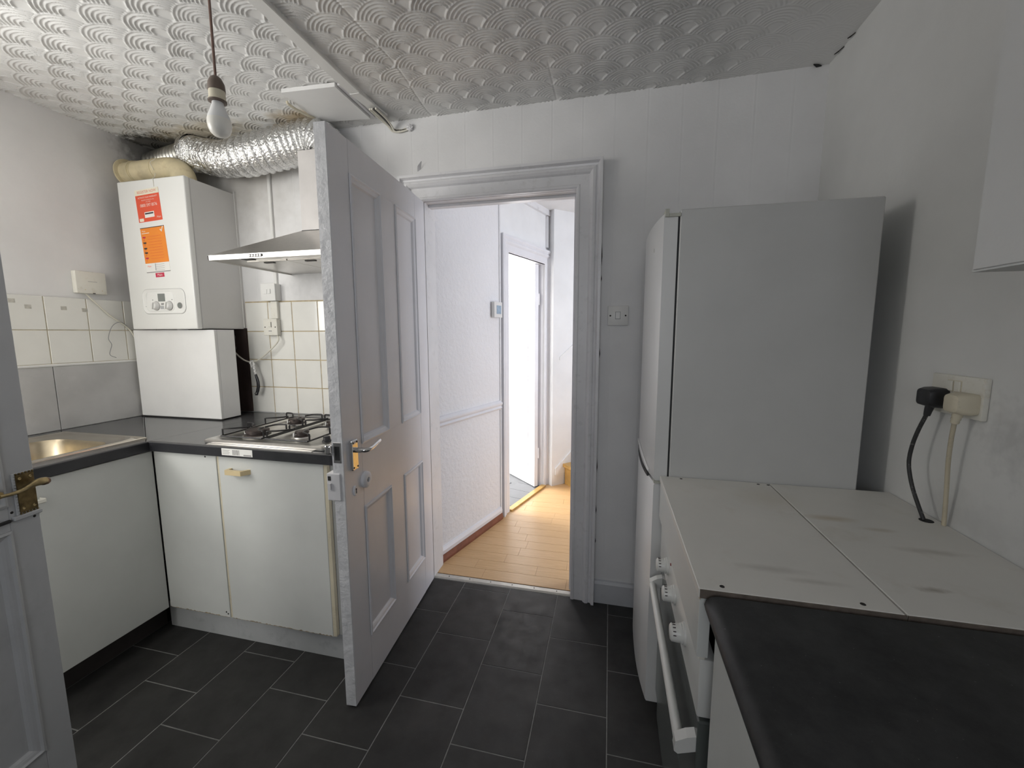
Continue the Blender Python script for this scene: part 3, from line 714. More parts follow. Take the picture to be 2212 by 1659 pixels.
obj('top_slab', bm, mat_grey_top, wt1)
obj('front_edge', boxm(-1.894, -1.872, .02, 1.302, .841, ZT+.0005, bev=.002), mat_top_edge, wt1)
wt2 = thing('worktop', 'small dark grey corner infill of the worktop in front of the boiler boxing', 'worktop', (-2.1, 1.7, .842))
bm = NB(); prism(bm, [(-1.893, 1.306), (-1.803, BW-.014), (-2.512, BW-.014), (-2.512, 1.739)], .842, ZT-.0005); obj('top_slab', bm, mat_grey_top, wt2)
wt3 = thing('worktop', 'dark grey laminate worktop with black front edge holding the gas hob', 'worktop', (-1.4, 1.6, .842))
bm = NB(); prism(bm, [(-1.889, 1.305), (-1.0, 1.320), (-1.0, BW-.010), (-1.799, BW-.010)], .842, ZT); obj('top_slab', bm, mat_grey_top, wt3)
obj('front_edge', boxm(-1.890, -1.0, 1.300, 1.321, .841, ZT+.0005, bev=.002), mat_top_edge, wt3)
obj('end_edge', boxm(-1.0, -.995, 1.300, BW-.06, .841, ZT, bev=.001), mat_top_edge, wt3)
lb = obj('barcode_label', boxm(-1.497, -1.350, 1.2992, 1.300, .8495, .8775), mat_white_paper, wt3); lb['label'] = 'white barcode sticker'
for i, (x, w) in enumerate(((-1.444, .003), (-1.439, .0015), (-1.435, .003), (-1.430, .001), (-1.427, .002), (-1.423, .0035), (-1.417, .001), (-1.414, .002))):
    obj('barcode_bar', boxm(x, x+w, 1.2988, 1.2992, .853, .8735), mat_ink_grey, lb)
for i in range(4): obj('print_line', boxm(-1.493, -1.462+.004*(i % 2), 1.2988, 1.2992, .855+.005*i, .8565+.005*i), mat_ink_grey, lb)
obj('print_line', boxm(-1.392, -1.356, 1.2988, 1.2992, .852, .8565), mat_ink_grey, lb)

# sink
def rrect(cx, cy, hx, hy, r, z, n=8):
    out = []
    for qx, qy, a0 in ((1, 1, 0), (-1, 1, 90), (-1, -1, 180), (1, -1, 270)):
        for i in range(n+1):
            a = R(a0+90*i/n); out.append((cx+qx*(hx-r)+r*math.cos(a), cy+qy*(hy-r)+r*math.sin(a), z))
    return out
sk = thing('sink', 'inset stainless steel sink with rounded bowl by the left wall', 'sink', (-2.18, .85, ZT))
bm = NB(); cx, cy = -2.178, .845
rings(bm, [rrect(cx, cy, .243, .497, .006, ZT), rrect(cx, cy, .243, .497, .006, ZT+.006), rrect(cx, cy, .238, .492, .008, ZT+.009), rrect(cx, cy, .230, .486, .02, ZT+.004),
           rrect(cx, cy, .226, .482, .05, ZT+.004), rrect(cx, cy, .220, .477, .06, ZT+.010), rrect(cx, cy, .213, .470, .065, ZT+.010), rrect(cx, cy, .205, .460, .07, ZT+.003), rrect(cx, cy, .186, .428, .08, ZT+.0015), rrect(cx, cy, .178, .420, .08, ZT-.002)], False, False)
obj('rim', bm, mat_sink, sk, smooth=True)
bm = NB(); by = cy+.17; hy = .447-.17
rings(bm, [rrect(cx, cy, .178, .420, .08, ZT-.002), rrect(cx, cy, .172, .414, .08, ZT-.012), rrect(cx, cy, .165, .405, .08, ZT-.13), rrect(cx, cy, .145, .385, .08, ZT-.15)], False, True)
obj('bowl', bm, mat_bowl, sk, smooth=True)
bm = NB(); lathe(bm, [(.045, 0), (.04, .003), (.02, .001)], (cx, cy+.1, ZT-.150), n=20); obj('drain', bm, mat_chrome, sk)

# hob
hb = thing('gas_hob', 'stainless steel gas hob with black wire pan supports', 'hob', (-1.345, 1.59, ZT))
hx0, hx1, hy0, hy1 = -1.630, -1.060, 1.338, 1.842
hcx, hcy = (hx0+hx1)/2, (hy0+hy1)/2; hhx, hhy = (hx1-hx0)/2, (hy1-hy0)/2
bm = NB(); rings(bm, [rrect(hcx, hcy, hhx, hhy, .006, ZT+.003), rrect(hcx, hcy, hhx, hhy, .006, ZT+.012), rrect(hcx, hcy, hhx-.006, hhy-.006, .008, ZT+.017), rrect(hcx, hcy, hhx-.030, hhy-.030, .03, ZT+.016), rrect(hcx, hcy, hhx-.045, hhy-.045, .03, ZT+.009)], True, True)
obj('tray', bm, mat_steel, hb, smooth=True)
bm = NB(); rings(bm, [rrect(hcx, hcy, hhx-.002, hhy-.002, .006, ZT), rrect(hcx, hcy, hhx-.002, hhy-.002, .006, ZT+.003)]); obj('gasket', bm, mat_dark_slot_shade, hb)
bm = NB(); box(bm, hx0+.03, hx1-.04, 1.3225, 1.336, ZT, ZT+.002); obj('front_lip', bm, mat_steel, hb)
BUR = ((-1.490, 1.470, .047), (-1.275, 1.485, .028), (-1.490, 1.705, .037), (-1.275, 1.705, .037))
for x, y, r in BUR:
    bm = NB(); lathe(bm, [(r*1.15, .009), (r*1.1, .016), (r*.8, .018), (r*.8, .026), (r*1.0, .027), (r*1.0, .034), (r*.9, .037), (0.001, .0375)], (x, y, ZT), n=28); bu = obj('burner', bm, mat_burner, hb, smooth=True)
    bm = NB(); lathe(bm, [(r*1.25, .0092), (r*1.2, .0125), (r*1.05, .013)], (x, y, ZT), n=28); obj('burner_ring', bm, mat_steel_light, bu, smooth=True)
    bm = NB(); lathe(bm, [(.004, .009), (.004, .026), (.002, .028)], (x-r*1.1, y-.012, ZT), n=8); obj('spark_plug', bm, mat_white_plastic, bu)
# pan supports: bent wire
ZS = ZT+.050
for xa, xb in ((-1.592, -1.385), (-1.368, -1.165)):
    ps = None
    bm = NB(); loop = [(xa, 1.385, ZT+.021), (xb, 1.385, ZT+.021), (xb, 1.80, ZT+.021), (xa, 1.80, ZT+.021)]
    tube(bm, loop[:2], .0035, 8, 1, False); tube(bm, [loop[1], loop[2]], .0035, 8, 1, False); tube(bm, [loop[2], loop[3]], .0035, 8, 1, False); tube(bm, [loop[3], loop[0]], .0035, 8, 1, False)
    ps = obj('pan_support', bm, mat_black_iron, hb)
    xm = (xa+xb)/2
    for y, ym in ((1.395, 1.465), (1.52, 1.475), (1.62, 1.690), (1.755, 1.72)):
        for x, s in ((xa, 1), (xb, -1)):
            bm = NB(); xi = xm - s*.035
            tube(bm, [(x, y, ZT+.021), (x, y, ZS-.006), (x+s*.006, y, ZS), (x+s*.045, y+(ym-y)*.3, ZS), (xi, ym, ZS-.004)], .0034, 8, 4); obj('prong', bm, mat_black_iron, ps, smooth=True)
for i in range(4):
    bm = NB(); lathe(bm, [(.018, .012), (.018, .018), (.014, .020), (.013, .034), (.011, .036)], (-1.112, 1.43+i*.09, ZT), n=20); kb = obj('control_knob', bm, mat_black_plastic, hb, smooth=True)

# ================================================================= LEFT AND BACK BASE CABINETS
CF = 1.322      # face of the back run
c1 = thing('base_cabinet', 'white sink base cabinet whose door shows a small cream handle beside the near door', 'cabinet', (-2.2, .6, 0))
obj('door', boxm(-1.903, -1.886, .36, 1.3185, .118, .836, bev=.0015), mat_cab, c1)
hd = NB(); box(hd, -1.886, -1.858, .862, .868, .762, .776, bev=.002); box(hd, -1.886, -1.858, .950, .956, .762, .776, bev=.002); box(hd, -1.866, -1.856, .862, .956, .761, .777, bev=.003)
obj('door_handle', hd, mat_cream_plastic, [o for o in c1.children][0])
obj('side_panel', boxm(-2.45, -1.905, .34, .358, .10, .836), mat_cab, c1)
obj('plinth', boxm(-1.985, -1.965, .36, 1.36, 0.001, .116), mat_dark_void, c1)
c2 = thing('base_cabinet', 'narrow white corner base panel left of the hob cabinet door', 'cabinet', (-1.71, 1.6, 0))
obj('front_panel', boxm(-1.8835, -1.556, CF, CF+.017, .120, .836, bev=.0015), mat_cab, c2)
obj('plinth', boxm(-1.93, -1.556, 1.352, 1.368, 0.001, .119), mat_plinth, c2)
for x, z, y in ((-1.610, .828, CF), (-1.566, .136, CF), (-1.575, .143, CF)):
    bm = NB(); lathe(bm, [(.004, 0), (.003, .001)], (x, y, z), (0, -1, 0), n=8); obj('screw_hole', bm, mat_dark_screw, c2)
c3 = thing('base_cabinet', 'white hob base cabinet with beige handle on its wide door', 'cabinet', (-1.29, 1.6, 0))
cd = obj('door', boxm(-1.544, -1.052, CF, CF+.017, .120, .836, bev=.0015), mat_cab, c3)
obj('edge_strip', boxm(-1.5545, -1.5445, CF+.003, CF+.017, .120, .836), mat_cab_edge, c3)
obj('edge_strip', boxm(-1.051, -1.036, CF+.001, CF+.018, .122, .838), mat_cab_edge, c3)
hd = NB(); prism_dir(hd, [(-1.489, CF, .770), (-1.489, CF-.022, .770), (-1.484, CF-.030, .770), (-1.408, CF-.030, .770), (-1.388, CF, .770), (-1.400, CF, .770), (-1.412, CF-.018, .770), (-1.476, CF-.018, .770), (-1.478, CF, .770)], (0, 0, .019))
obj('door_handle', hd, mat_beige_handle, cd)
obj('side_panel', boxm(-1.036, -1.018, CF+.020, BW-.02, .118, .838), mat_cab, c3)
obj('plinth', boxm(-1.5555, -1.030, 1.352, 1.368, 0.001, .119), mat_plinth, c3)
obj('plinth_return', boxm(-1.0295, -1.020, 1.352, BW-.03, .001, .117), mat_splash, c3)

# ================================================================= BOILER
bl = thing('boiler', 'white wall-hung combi boiler with red and orange stickers', 'boiler', (-2.23, 1.85, 1.353))
BX0, BX1, BY, BZ0, BZ1 = -2.445, -2.020, 1.685, 1.354, 2.090
obj('casing', boxm(BX0+.002, BX1-.002, BY+.030, BW-.002, BZ0+.002, BZ1-.002, bev=.003), mat_boiler_shaded, bl)
obj('front_cover', boxm(BX0, BX1, BY, BY+.029, BZ0, BZ1, bev=.006, seg=3), mat_boiler, bl, smooth=True)
obj('back_flange', boxm(BX1-.004, BX1+.004, BW-.012, BW, BZ0+.01, BZ1+.01), mat_boiler_shaded, bl)
# control panel
def rr_xz(cx, cz, hx, hz, r, y, n=6): return [(p[0], y, p[1]) for p in rrect(cx, cz, hx, hz, r, 0, n)]
bm = NB(); rings(bm, [rr_xz(-2.217, 1.494, .137, .062, .032, BY+.001), rr_xz(-2.217, 1.494, .137, .062, .032, BY-.0018), rr_xz(-2.217, 1.494, .134, .059, .030, BY-.0036), rr_xz(-2.217, 1.494, .132, .057, .028, BY-.0024)]); cp = obj('control_panel', bm, mat_boiler, bl, smooth=True)
bm = NB(); rings(bm, [rr_xz(-2.217, 1.494, .1385, .0635, .033, BY), rr_xz(-2.217, 1.494, .1385, .0635, .033, BY-.0006)]); obj('panel_gap', bm, mat_ink_grey, cp)
bm = NB(); rings(bm, [rr_xz(-2.240, 1.494, .092, .050, .025, BY-.0024), rr_xz(-2.240, 1.494, .090, .048, .024, BY-.0042)]); obj('panel_inset', bm, mat_boiler, cp, smooth=True)
obj('display', boxm(-2.250, -2.204, BY-.0052, BY-.004, 1.494, 1.533, bev=.0008), mat_lcd, cp)
for x in (-2.265, -2.180):
    bm = NB(); lathe(bm, [(.022, 0), (.0215, .006), (.018, .010), (.016, .016), (.013, .018)], (x, BY-.004, 1.472), (0, -1, 0), n=28); k = obj('dial', bm, mat_white_plastic, cp, smooth=True)
    obj('dial_grip', (lambda b: (box(b, -.0035, .0035, BY-.028, BY-.020, -.017, .017, bev=.001), b.transform(Matrix.Translation((x, 0, 1.472)) @ Matrix.Rotation(R(14), 4, 'Y')), b)[2])(NB()), mat_white_plastic, k)
    bm = NB(); lathe(bm, [(.0242, 0), (.0235, .0012)], (x, BY-.0042, 1.472), (0, -1, 0), n=28); obj('dial_ring', bm, mat_ink_grey, k)
bm = NB(); lathe(bm, [(.0155, 0), (.0155, .002), (.013, .003), (.0125, .001)], (-2.115, BY-.002, 1.472), (0, -1, 0), n=24); g = obj('pressure_gauge', bm, mat_ink_grey, cp)
bm = NB(); lathe(bm, [(.0125, 0), (.0125, .0035)], (-2.115, BY-.002, 1.472), (0, -1, 0), n=24); obj('gauge_face', bm, mat_lcd, g)
obj('button', boxm(-2.232, -2.214, BY-.0056, BY-.004, 1.476, 1.486, bev=.0006), mat_ink_grey, cp)
obj('button_plate', boxm(-2.240, -2.206, BY-.0048, BY-.004, 1.456, 1.472, bev=.0004), mat_plinth, cp)
for x in (-2.285, -2.160):
    bm = NB(); lathe(bm, [(.003, 0), (.003, .001)], (x, BY-.004, 1.502), (0, -1, 0), n=8); obj('indicator', bm, mat_ink_grey, cp)
obj('print_line', boxm(-2.338, -2.300, BY-.003, BY-.0022, 1.468, 1.4705), mat_ink_grey, cp)
# stickers (each slightly skewed as in the photo: left edge lower)
def quad_sheet(name, pts, y, m, parent):
    bm = NB(); prism_dir(bm, [(x, y, z) for x, z in pts], (0, -.0006, 0)); return obj(name, bm, m, parent)
s1 = quad_sheet('sticker', [(-2.334, 2.040), (-2.182, 2.048), (-2.172, 1.893), (-2.324, 1.885)], BY, mat_red, bl); s1['label'] = 'red warranty sticker'
quad_sheet('sticker_header', [(-2.334, 2.040), (-2.182, 2.048), (-2.1802, 2.0215), (-2.3322, 2.0135)], BY-.0006, mat_paper, s1)
YS = BY-.0014
wall_text('REGISTER NOW', .0185, -2.257, 2.0305, YS, mat_ink_red, s1, -3, sx=.92)
wall_text('ACTIVATE YOUR WARRANTY', .0105, -2.2545, 2.005, YS+.0006, mat_ink_white, s1, -3, sx=.88)
wall_text('REGISTER ONLINE OR CALL', .0066, -2.2535, 1.992, YS+.0006, mat_ink_white, s1, -3)
wall_text('CALL FREE', .0066, -2.2530, 1.983, YS+.0006, mat_ink_white, s1, -3)
wall_text('0800 597 8576', .0205, -2.2515, 1.967, YS+.0006, mat_ink_white, s1, -3, sx=.88)
quad_sheet('card_panel', [(-2.283, 1.933), (-2.222, 1.937), (-2.220, 1.910), (-2.281, 1.906)], BY-.0006, mat_white_paper, s1)
quad_sheet('card_bar', [(-2.279, 1.929), (-2.226, 1.9325), (-2.2257, 1.9255), (-2.2787, 1.922)], BY-.0012, mat_ink_dark, s1)
quad_sheet('corner_tag', [(-2.318, 1.903), (-2.291, 1.9045), (-2.290, 1.890), (-2.317, 1.8885)], BY-.0006, mat_paper, s1)
wall_text('Main', .0135, -2.193, 1.908, YS+.0006, mat_ink_white, s1, -3)
s2 = quad_sheet('sticker', [(-2.323, 1.857), (-2.169, 1.8645), (-2.158, 1.690), (-2.312, 1.684)], BY, mat_orange, bl); s2['label'] = 'orange instruction sticker'
quad_sheet('sticker_bar', [(-2.323, 1.858), (-2.169, 1.8655), (-2.1688, 1.8625), (-2.3228, 1.855)], BY-.0006, mat_ink_dark, s2)
quad_sheet('sticker_footer', [(-2.312, 1.684), (-2.158, 1.690), (-2.155, 1.645), (-2.309, 1.639)], BY, mat_white_paper, s2)
quad_sheet('sticker_bar', [(-2.309, 1.6415), (-2.155, 1.6475), (-2.1548, 1.6435), (-2.3088, 1.6375)], BY-.0006, mat_ink_grey, s2)
wall_text('Main', .012, -2.302, 1.842, YS+.0006, mat_ink_white, s2, -3)
quad_sheet('print_line', [(-2.315, 1.8325), (-2.267, 1.835), (-2.267, 1.832), (-2.315, 1.8295)], BY-.0006, mat_ink_white, s2)
bm = NB(); prism_dir(bm, [(-2.197, YS, 1.847), (-2.192, YS, 1.850), (-2.187, YS, 1.843), (-2.179, YS, 1.863), (-2.174, YS, 1.862), (-2.186, YS, 1.835)], (0, .0006, 0)); obj('tick_mark', bm, mat_ink_white, s2)
for i, (z, w) in enumerate(((1.816, .018), (1.789, .018), (1.762, .018), (1.7405, .018), (1.714, .016))):
    x = -2.312 + i*.0017
    for q, (dx, ww, h) in enumerate(((0, .006, .007), (.007, .005, .009), (.0125, .006, .007))):
        quad_sheet('icon', [(x+dx, z), (x+dx+ww, z), (x+dx+ww, z-h), (x+dx, z-h)], BY-.0006, mat_ink_dark if i in (1, 2, 3) else mat_badge, s2)
    quad_sheet('icon', [(x+.006, z-.014), (x+.010, z-.014), (x+.009, z-.018), (x+.007, z-.018)], BY-.0006, mat_badge, s2)
for i in range(9):
    x = -2.281+i*.0012; z = 1.816-i*.0135
    quad_sheet('print_line', [(x, z), (x+.085, z+.004), (x+.085, z+.003), (x, z-.001)], BY-.0006, mat_red, s2)
wall_text('Main', .0125, -2.287, 1.670, YS+.0006, mat_red, s2, -3)
for i in range(4):
    z = 1.679-i*.0095; quad_sheet('print_line', [(-2.246, z), (-2.190, z+.002), (-2.190, z+.0008), (-2.246, z-.0012)], BY-.0006, mat_ink_grey, s2)
quad_sheet('print_line', [(-2.249, 1.683), (-2.246, 1.683), (-2.246, 1.649), (-2.249, 1.649)], BY-.0006, mat_ink_grey, s2)
bd = quad_sheet('badge', [(-2.254, 1.636), (-2.198, 1.638), (-2.197, 1.617), (-2.253, 1.615)], BY, mat_badge, bl); bd['label'] = 'red maker badge'
wall_text('Main', .017, -2.2255, 1.6265, YS+.0006, mat_ink_white, bd, -1)
bm = NB(); tube(bm, [(-2.205, BY-.001, 2.05), (-2.206, BY-.001, 2.07), (-2.207, BY-.001, 2.089), (-2.208, BY+.008, 2.096), (-2.215, BY+.02, 2.12)], .0012, 6, 4); obj('loose_thread', bm, mat_cable_white, bl)
# flue
fu = thing('flue_pipe', 'yellowed cream flue elbow running from boiler top into the left wall', 'pipe', (-2.2, 1.80, 2.09))
bm = NB(); tube(bm, [(-2.53, 1.79, 2.172), (-2.42, 1.79, 2.172), (-2.30, 1.79, 2.172), (-2.21, 1.79, 2.170), (-2.160, 1.79, 2.150), (-2.142, 1.79, 2.120), (-2.140, 1.79, 2.085)], .054, 28, 8); obj('elbow', bm, mat_flue, fu, smooth=True)
for x, r, w in ((-2.512, .070, .012), (-2.452, .0575, .012), (-2.436, .0565, .006), (-2.30, .0562, .008)):
    bm = NB(); lathe(bm, [(r-.004, 0), (r, .002), (r, w-.002), (r-.004, w)], (x, 1.79, 2.172), (1, 0, 0), n=28); obj('collar', bm, mat_flue, fu, smooth=True)
bm = NB(); tube(bm, [(-2.262, 1.735, 2.150), (-2.272, 1.728, 2.185), (-2.258, 1.738, 2.20), (-2.250, 1.745, 2.215)], .0014, 6, 5); obj('tie_wire', bm, mat_cable_white, fu)
# boxing under the boiler
bxg = thing('pipe_boxing', 'white boxed cover standing on the worktop below the boiler', 'pipe boxing', (-2.23, 1.78, ZT))
obj('front_board', boxm(-2.500, -1.962, 1.722, 1.736, ZT+.006, 1.350, bev=.0015), mat_boxing, bxg)
obj('side_board', boxm(-1.976, -1.962, 1.7365, 1.838, ZT+.006, 1.350, bev=.0015), mat_boxing, bxg)
obj('corner_bead', boxm(-1.968, -1.961, 1.7205, 1.727, ZT+.007, 1.349, bev=.001), mat_white_plastic, bxg)
obj('seal_strip', boxm(-2.500, -1.962, 1.716, 1.735, ZT+.0005, ZT+.006), mat_black_iron, bxg)
for k, (x, y, lab) in enumerate(((-2.045, 1.905, 'dark sooty pipe with joints hanging below the boiler, nearer the tiles'), (-2.085, 1.90, 'dark sooty pipe below the boiler, nearer the boxing'))):
    p = thing('boiler_pipe', lab, 'pipe', (x, y, ZT))
    bm = NB(); lathe(bm, [(.008, ZT), (.008, 1.352)], (x, y, 0), n=12); obj('pipe', bm, mat_copper_dark, p, smooth=True)
    for z in (1.24, 1.30):
        bm = NB(); lathe(bm, [(.010, 0), (.013, .003), (.013, .017), (.010, .02)], (x, y, z), n=6); obj('nut', bm, mat_copper_dark, p)

# ================================================================= FOIL DUCT AND HOOD
du = thing('foil_duct', 'crinkled silver foil extractor duct along the ceiling above the boiler', 'duct', (-1.8, 1.84, 2.2))
def duct_r(t, a, i, j):
    base = .086 + .006*math.sin(t*5+.6)
    ridge = .0085*max(0, math.cos(i*2*math.pi/6))**2 if t < .60 else .0035*max(0, math.cos(i*2*math.pi/5))**2
    rnd = random.uniform(-.0016, .0016) if t < .6 else random.uniform(-.003, .003)
    return base + ridge + rnd
bm = NB(); tube(bm, [(-1.335, 1.862, 2.160), (-1.345, 1.860, 2.205), (-1.400, 1.855, 2.250), (-1.50, 1.850, 2.248), (-1.63, 1.838, 2.226), (-1.78, 1.825, 2.205), (-1.92, 1.822, 2.203), (-2.03, 1.835, 2.232), (-2.10, 1.848, 2.252), (-2.145, 1.856, 2.262)], .09, 44, 22, rfun=duct_r)
obj('duct_sleeve', bm, mat_foil, du, smooth=True)
def pipe_r(t, a, i, j): return .056 + .0045*math.sin(i*math.pi/3)
bm = NB(); tube(bm, [(-2.13, 1.856, 2.262), (-2.20, 1.868, 2.270), (-2.29, 1.884, 2.272), (-2.38, 1.902, 2.272), (-2.50, 1.925, 2.272)], .056, 28, 20, rfun=pipe_r)
obj('ribbed_pipe', bm, mat_foil_dull, du, smooth=True)
bm = NB(); lathe(bm, [(.066, 0), (.089, .03), (.088, .06)], (-2.180, 1.865, 2.267), (1, -.18, -.06), n=32, cap0=False, cap1=False); obj('tape_collar', bm, mat_foil, du, smooth=True)
hdn = thing('cooker_hood', 'stainless steel chimney cooker hood above the hob', 'cooker hood', (-1.36, 1.75, 1.64))
HX0, HX1, HY0, HZ = -1.692, -1.05, 1.487, 1.643
CX0, CX1, CY0, CZ0 = -1.430, -1.225, 1.752, 1.812
bm = NB(); box(bm, HX0, HX1, HY0, HY0+.004, HZ, HZ+.0125+.008); box(bm, HX0, HX0+.004, HY0, BW-.004, HZ, HZ+.02); box(bm, HX1-.004, HX1, HY0, BW-.004, HZ, HZ+.02)
obj('rim_band', bm, mat_steel_light, hdn)
bm = NB()
lo = [(HX0, HY0, HZ+.02), (HX1, HY0, HZ+.02), (HX1, BW-.004, HZ+.02), (HX0, BW-.004, HZ+.02)]; hi = [(CX0, CY0, CZ0), (CX1, CY0, CZ0), (CX1, BW-.004, CZ0), (CX0, BW-.004, CZ0)]
rings(bm, [lo, hi], False, True); obj('canopy', bm, mat_steel, hdn)
obj('chimney', boxm(CX0, CX1, CY0, BW-.004, CZ0, 2.168, bev=.0015), mat_film_steel, hdn)
obj('chimney_gap', boxm(CX0-.001, CX1+.001, CY0-.001, CY0+.02, CZ0-.002, CZ0+.0015), mat_dark_slot_shade, hdn)
obj('base_panel', boxm(HX0+.004, HX1-.004, HY0+.004, BW-.006, HZ+.006, HZ+.010), mat_steel, hdn)
for xa, xb in ((HX0+.11, -1.375), (-1.370, HX1-.08)):
    fp = obj('grease_filter', boxm(xa, xb, HY0+.09, BW-.09, HZ+.002, HZ+.006, bev=.001), mat_steel, hdn)
    obj('filter_latch', boxm(xa+.07, xa+.12, HY0+.11, HY0+.125, HZ-.001, HZ+.002), mat_dark_screw, fp)
for i in range(5):
    x = -1.475+i*.0135
    bm = NB(); lathe(bm, [(.006, 0), (.006, .004), (.0045, .005)], (x, HY0, HZ+.0105), (0, -1, 0), n=16); b_ = obj('push_button', bm, mat_chrome, hdn, smooth=True)
    obj('button_mark', boxm(x+.003, x+.008, HY0-.0045, HY0-.0005, HZ+.006, HZ+.016), mat_black_plastic, b_)
obj('lamp_lens', boxm(HX0+.14, HX0+.19, HY0+.03, HY0+.06, HZ+.003, HZ+.006), mat_dark_screw, hdn)

# ================================================================= SWITCHES ON THE BACK WALL
obj_c = tag(obj('conduit', boxm(-1.800, -1.782, BW-.012, BW, 1.60, 2.25, bev=.002), mat_white_plastic), 'white surface conduit running up the wall beside the hood', 'conduit')
fs = thing('fused_switch', 'white fused switch box above the tiles', 'switch', (-1.81, BW-.02, 1.55))
obj('back_box', boxm(-1.857, -1.768, BW-.040, BW, 1.508, 1.598, bev=.002), mat_white_plastic, fs)
obj('face_plate', boxm(-1.859, -1.766, BW-.046, BW-.040, 1.506, 1.600, bev=.002), mat_white_plastic, fs)
obj('rocker', boxm(-1.808, -1.794, BW-.050, BW-.046, 1.545, 1.570, bev=.001), mat_white_plastic, fs)
obj('fuse_cover', boxm(-1.838, -1.817, BW-.048, BW-.046, 1.543, 1.568, bev=.0006), mat_white_plastic, fs)
tag(obj('conduit', boxm(-1.820, -1.778, BW-.026, BW-.008, 1.412, 1.506, bev=.002), mat_cream_plastic), 'short cream conduit joining the two switch boxes on the tiles', 'conduit')
ss = thing('fused_switch', 'cream switched spur box on the tiles with a hanging cable', 'switch', (-1.82, BW-.02, 1.36))
obj('back_box', boxm(-1.863, -1.777, BW-.032, BW-.0085, 1.322, 1.408, bev=.002), mat_cream_plastic, ss)
obj('face_plate', boxm(-1.865, -1.775, BW-.039, BW-.032, 1.320, 1.410, bev=.002), mat_cream_plastic, ss)
rk = obj('rocker', boxm(-1.828, -1.812, BW-.043, BW-.039, 1.366, 1.392, bev=.001), mat_cream_plastic, ss)
obj('rocker_shade_strip', boxm(-1.812, -1.8105, BW-.0405, BW-.039, 1.364, 1.394), mat_dark_slot_shade, ss)  # dark strip painted in as the shadow beside the rocker
for x in (-1.853, -1.787):
    bm = NB(); lathe(bm, [(.0035, 0), (.003, .001)], (x, BW-.039, 1.365), (0, -1, 0), n=8); obj('screw', bm, mat_dark_screw, ss)
obj('cord_outlet', boxm(-1.830, -1.812, BW-.0405, BW-.039, 1.342, 1.346), mat_cable_grey, ss)
bm = NB(); tube(bm, [(-2.10, 1.885, 1.275), (-2.080, 1.92, 1.244), (-2.03, 1.928, 1.196), (-1.991, 1.93, 1.176), (-1.949, 1.93, 1.173), (-1.898, 1.93, 1.191), (-1.828, 1.93, 1.239), (-1.776, 1.935, 1.290), (-1.790, 1.948, 1.324)], .0042, 8, 6)
tag(obj('power_cable', bm, mat_cable_white, smooth=True), 'white cable looping from the spur box to behind the boxing', 'cable')
kn = thing('knife', 'knife with curved black handle tied to the hanging cable', 'knife', (-1.93, 1.925, .99))
bm = NB(); prof = [(-1.931, 1.105, .006), (-1.925, 1.085, .0085), (-1.919, 1.060, .0095), (-1.919, 1.035, .0095), (-1.926, 1.010, .0100), (-1.934, .994, .0105), (-1.936, .984, .007)]
rings(bm, [[(x+w*math.cos(a), 1.924+.006*math.sin(a), z) for a in [2*math.pi*i/12 for i in range(12)]] for x, z, w in prof]); kh_ = obj('handle', bm, mat_black_plastic, kn, smooth=True)
bm = NB(); lathe(bm, [(.0045, 0), (.004, .0075)], (-1.933, 1.920, .997), (0, -1, 0), n=14); obj('rivet', bm, mat_chrome, kh_)
bm = NB(); tube(bm, [(-1.931, 1.924, 1.103), (-1.937, 1.925, 1.125), (-1.942, 1.927, 1.15), (-1.946, 1.930, 1.176)], .005, 8, 4, rfun=lambda t, a, i, j: .006+.0025*math.sin(i*2.3+j)); obj('tie', bm, mat_white_plastic, kn, smooth=True)
for q in ((-.012, .012), (.010, .009), (-.006, -.008)):
    bm = NB(); tube(bm, [(-1.946, 1.927, 1.178), (-1.946+q[0], 1.918, 1.170), (-1.942+q[0]*1.4, 1.920, 1.150+q[1])], .003, 6, 4); obj('tie', bm, mat_white_plastic, kn)

# left wall control box with cable
cb = thing('junction_box', 'cream plastic control box on the left wall above the tiles', 'junction box', (LW, 1.56, 1.58))
obj('case', boxm(LW, LW+.030, 1.497, 1.622, 1.527, 1.634, bev=.005, seg=2), mat_cream_plastic, cb, smooth=True)
obj('vent_slot', boxm(LW+.030, LW+.0306, 1.545, 1.582, 1.585, 1.5865), mat_cable_grey, cb)
obj('clip_slot', boxm(LW+.029, LW+.0306, 1.560, 1.570, 1.527, 1.531), mat_dark_slot_shade, cb)
for y in (1.53, 1.60):
    bm = NB(); lathe(bm, [(.002, 0), (.002, .0006)], (LW+.030, y, 1.545), (1, 0, 0), n=8); obj('screw', bm, mat_beige_handle, cb)
bm = NB(); tube(bm, [(LW+.014, 1.536, 1.530), (LW+.016, 1.58, 1.478), (LW+.015, 1.629, 1.425), (LW+.014, 1.697, 1.372), (LW+.018, 1.728, 1.320), (LW+.022, 1.738, 1.25), (LW+.02, 1.738, 1.10), (LW+.02, 1.736, .95)], .0038, 8, 6)
tag(obj('control_cable', bm, mat_cable_white, smooth=True), 'white cable sloping from the control box down to the boxing corner', 'cable')
bm = NB(); tube(bm, [(LW+.020, 1.700, 1.372), (LW+.022, 1.668, 1.392), (LW+.022, 1.630, 1.370), (LW+.020, 1.608, 1.310), (LW+.018, 1.620, 1.275), (LW+.016, 1.608, 1.226), (LW+.016, 1.635, 1.207)], .0014, 6, 6)
tag(obj('loose_wire', bm, mat_cable_grey, smooth=True), 'thin grey wire curling over the left wall tiles', 'wire')

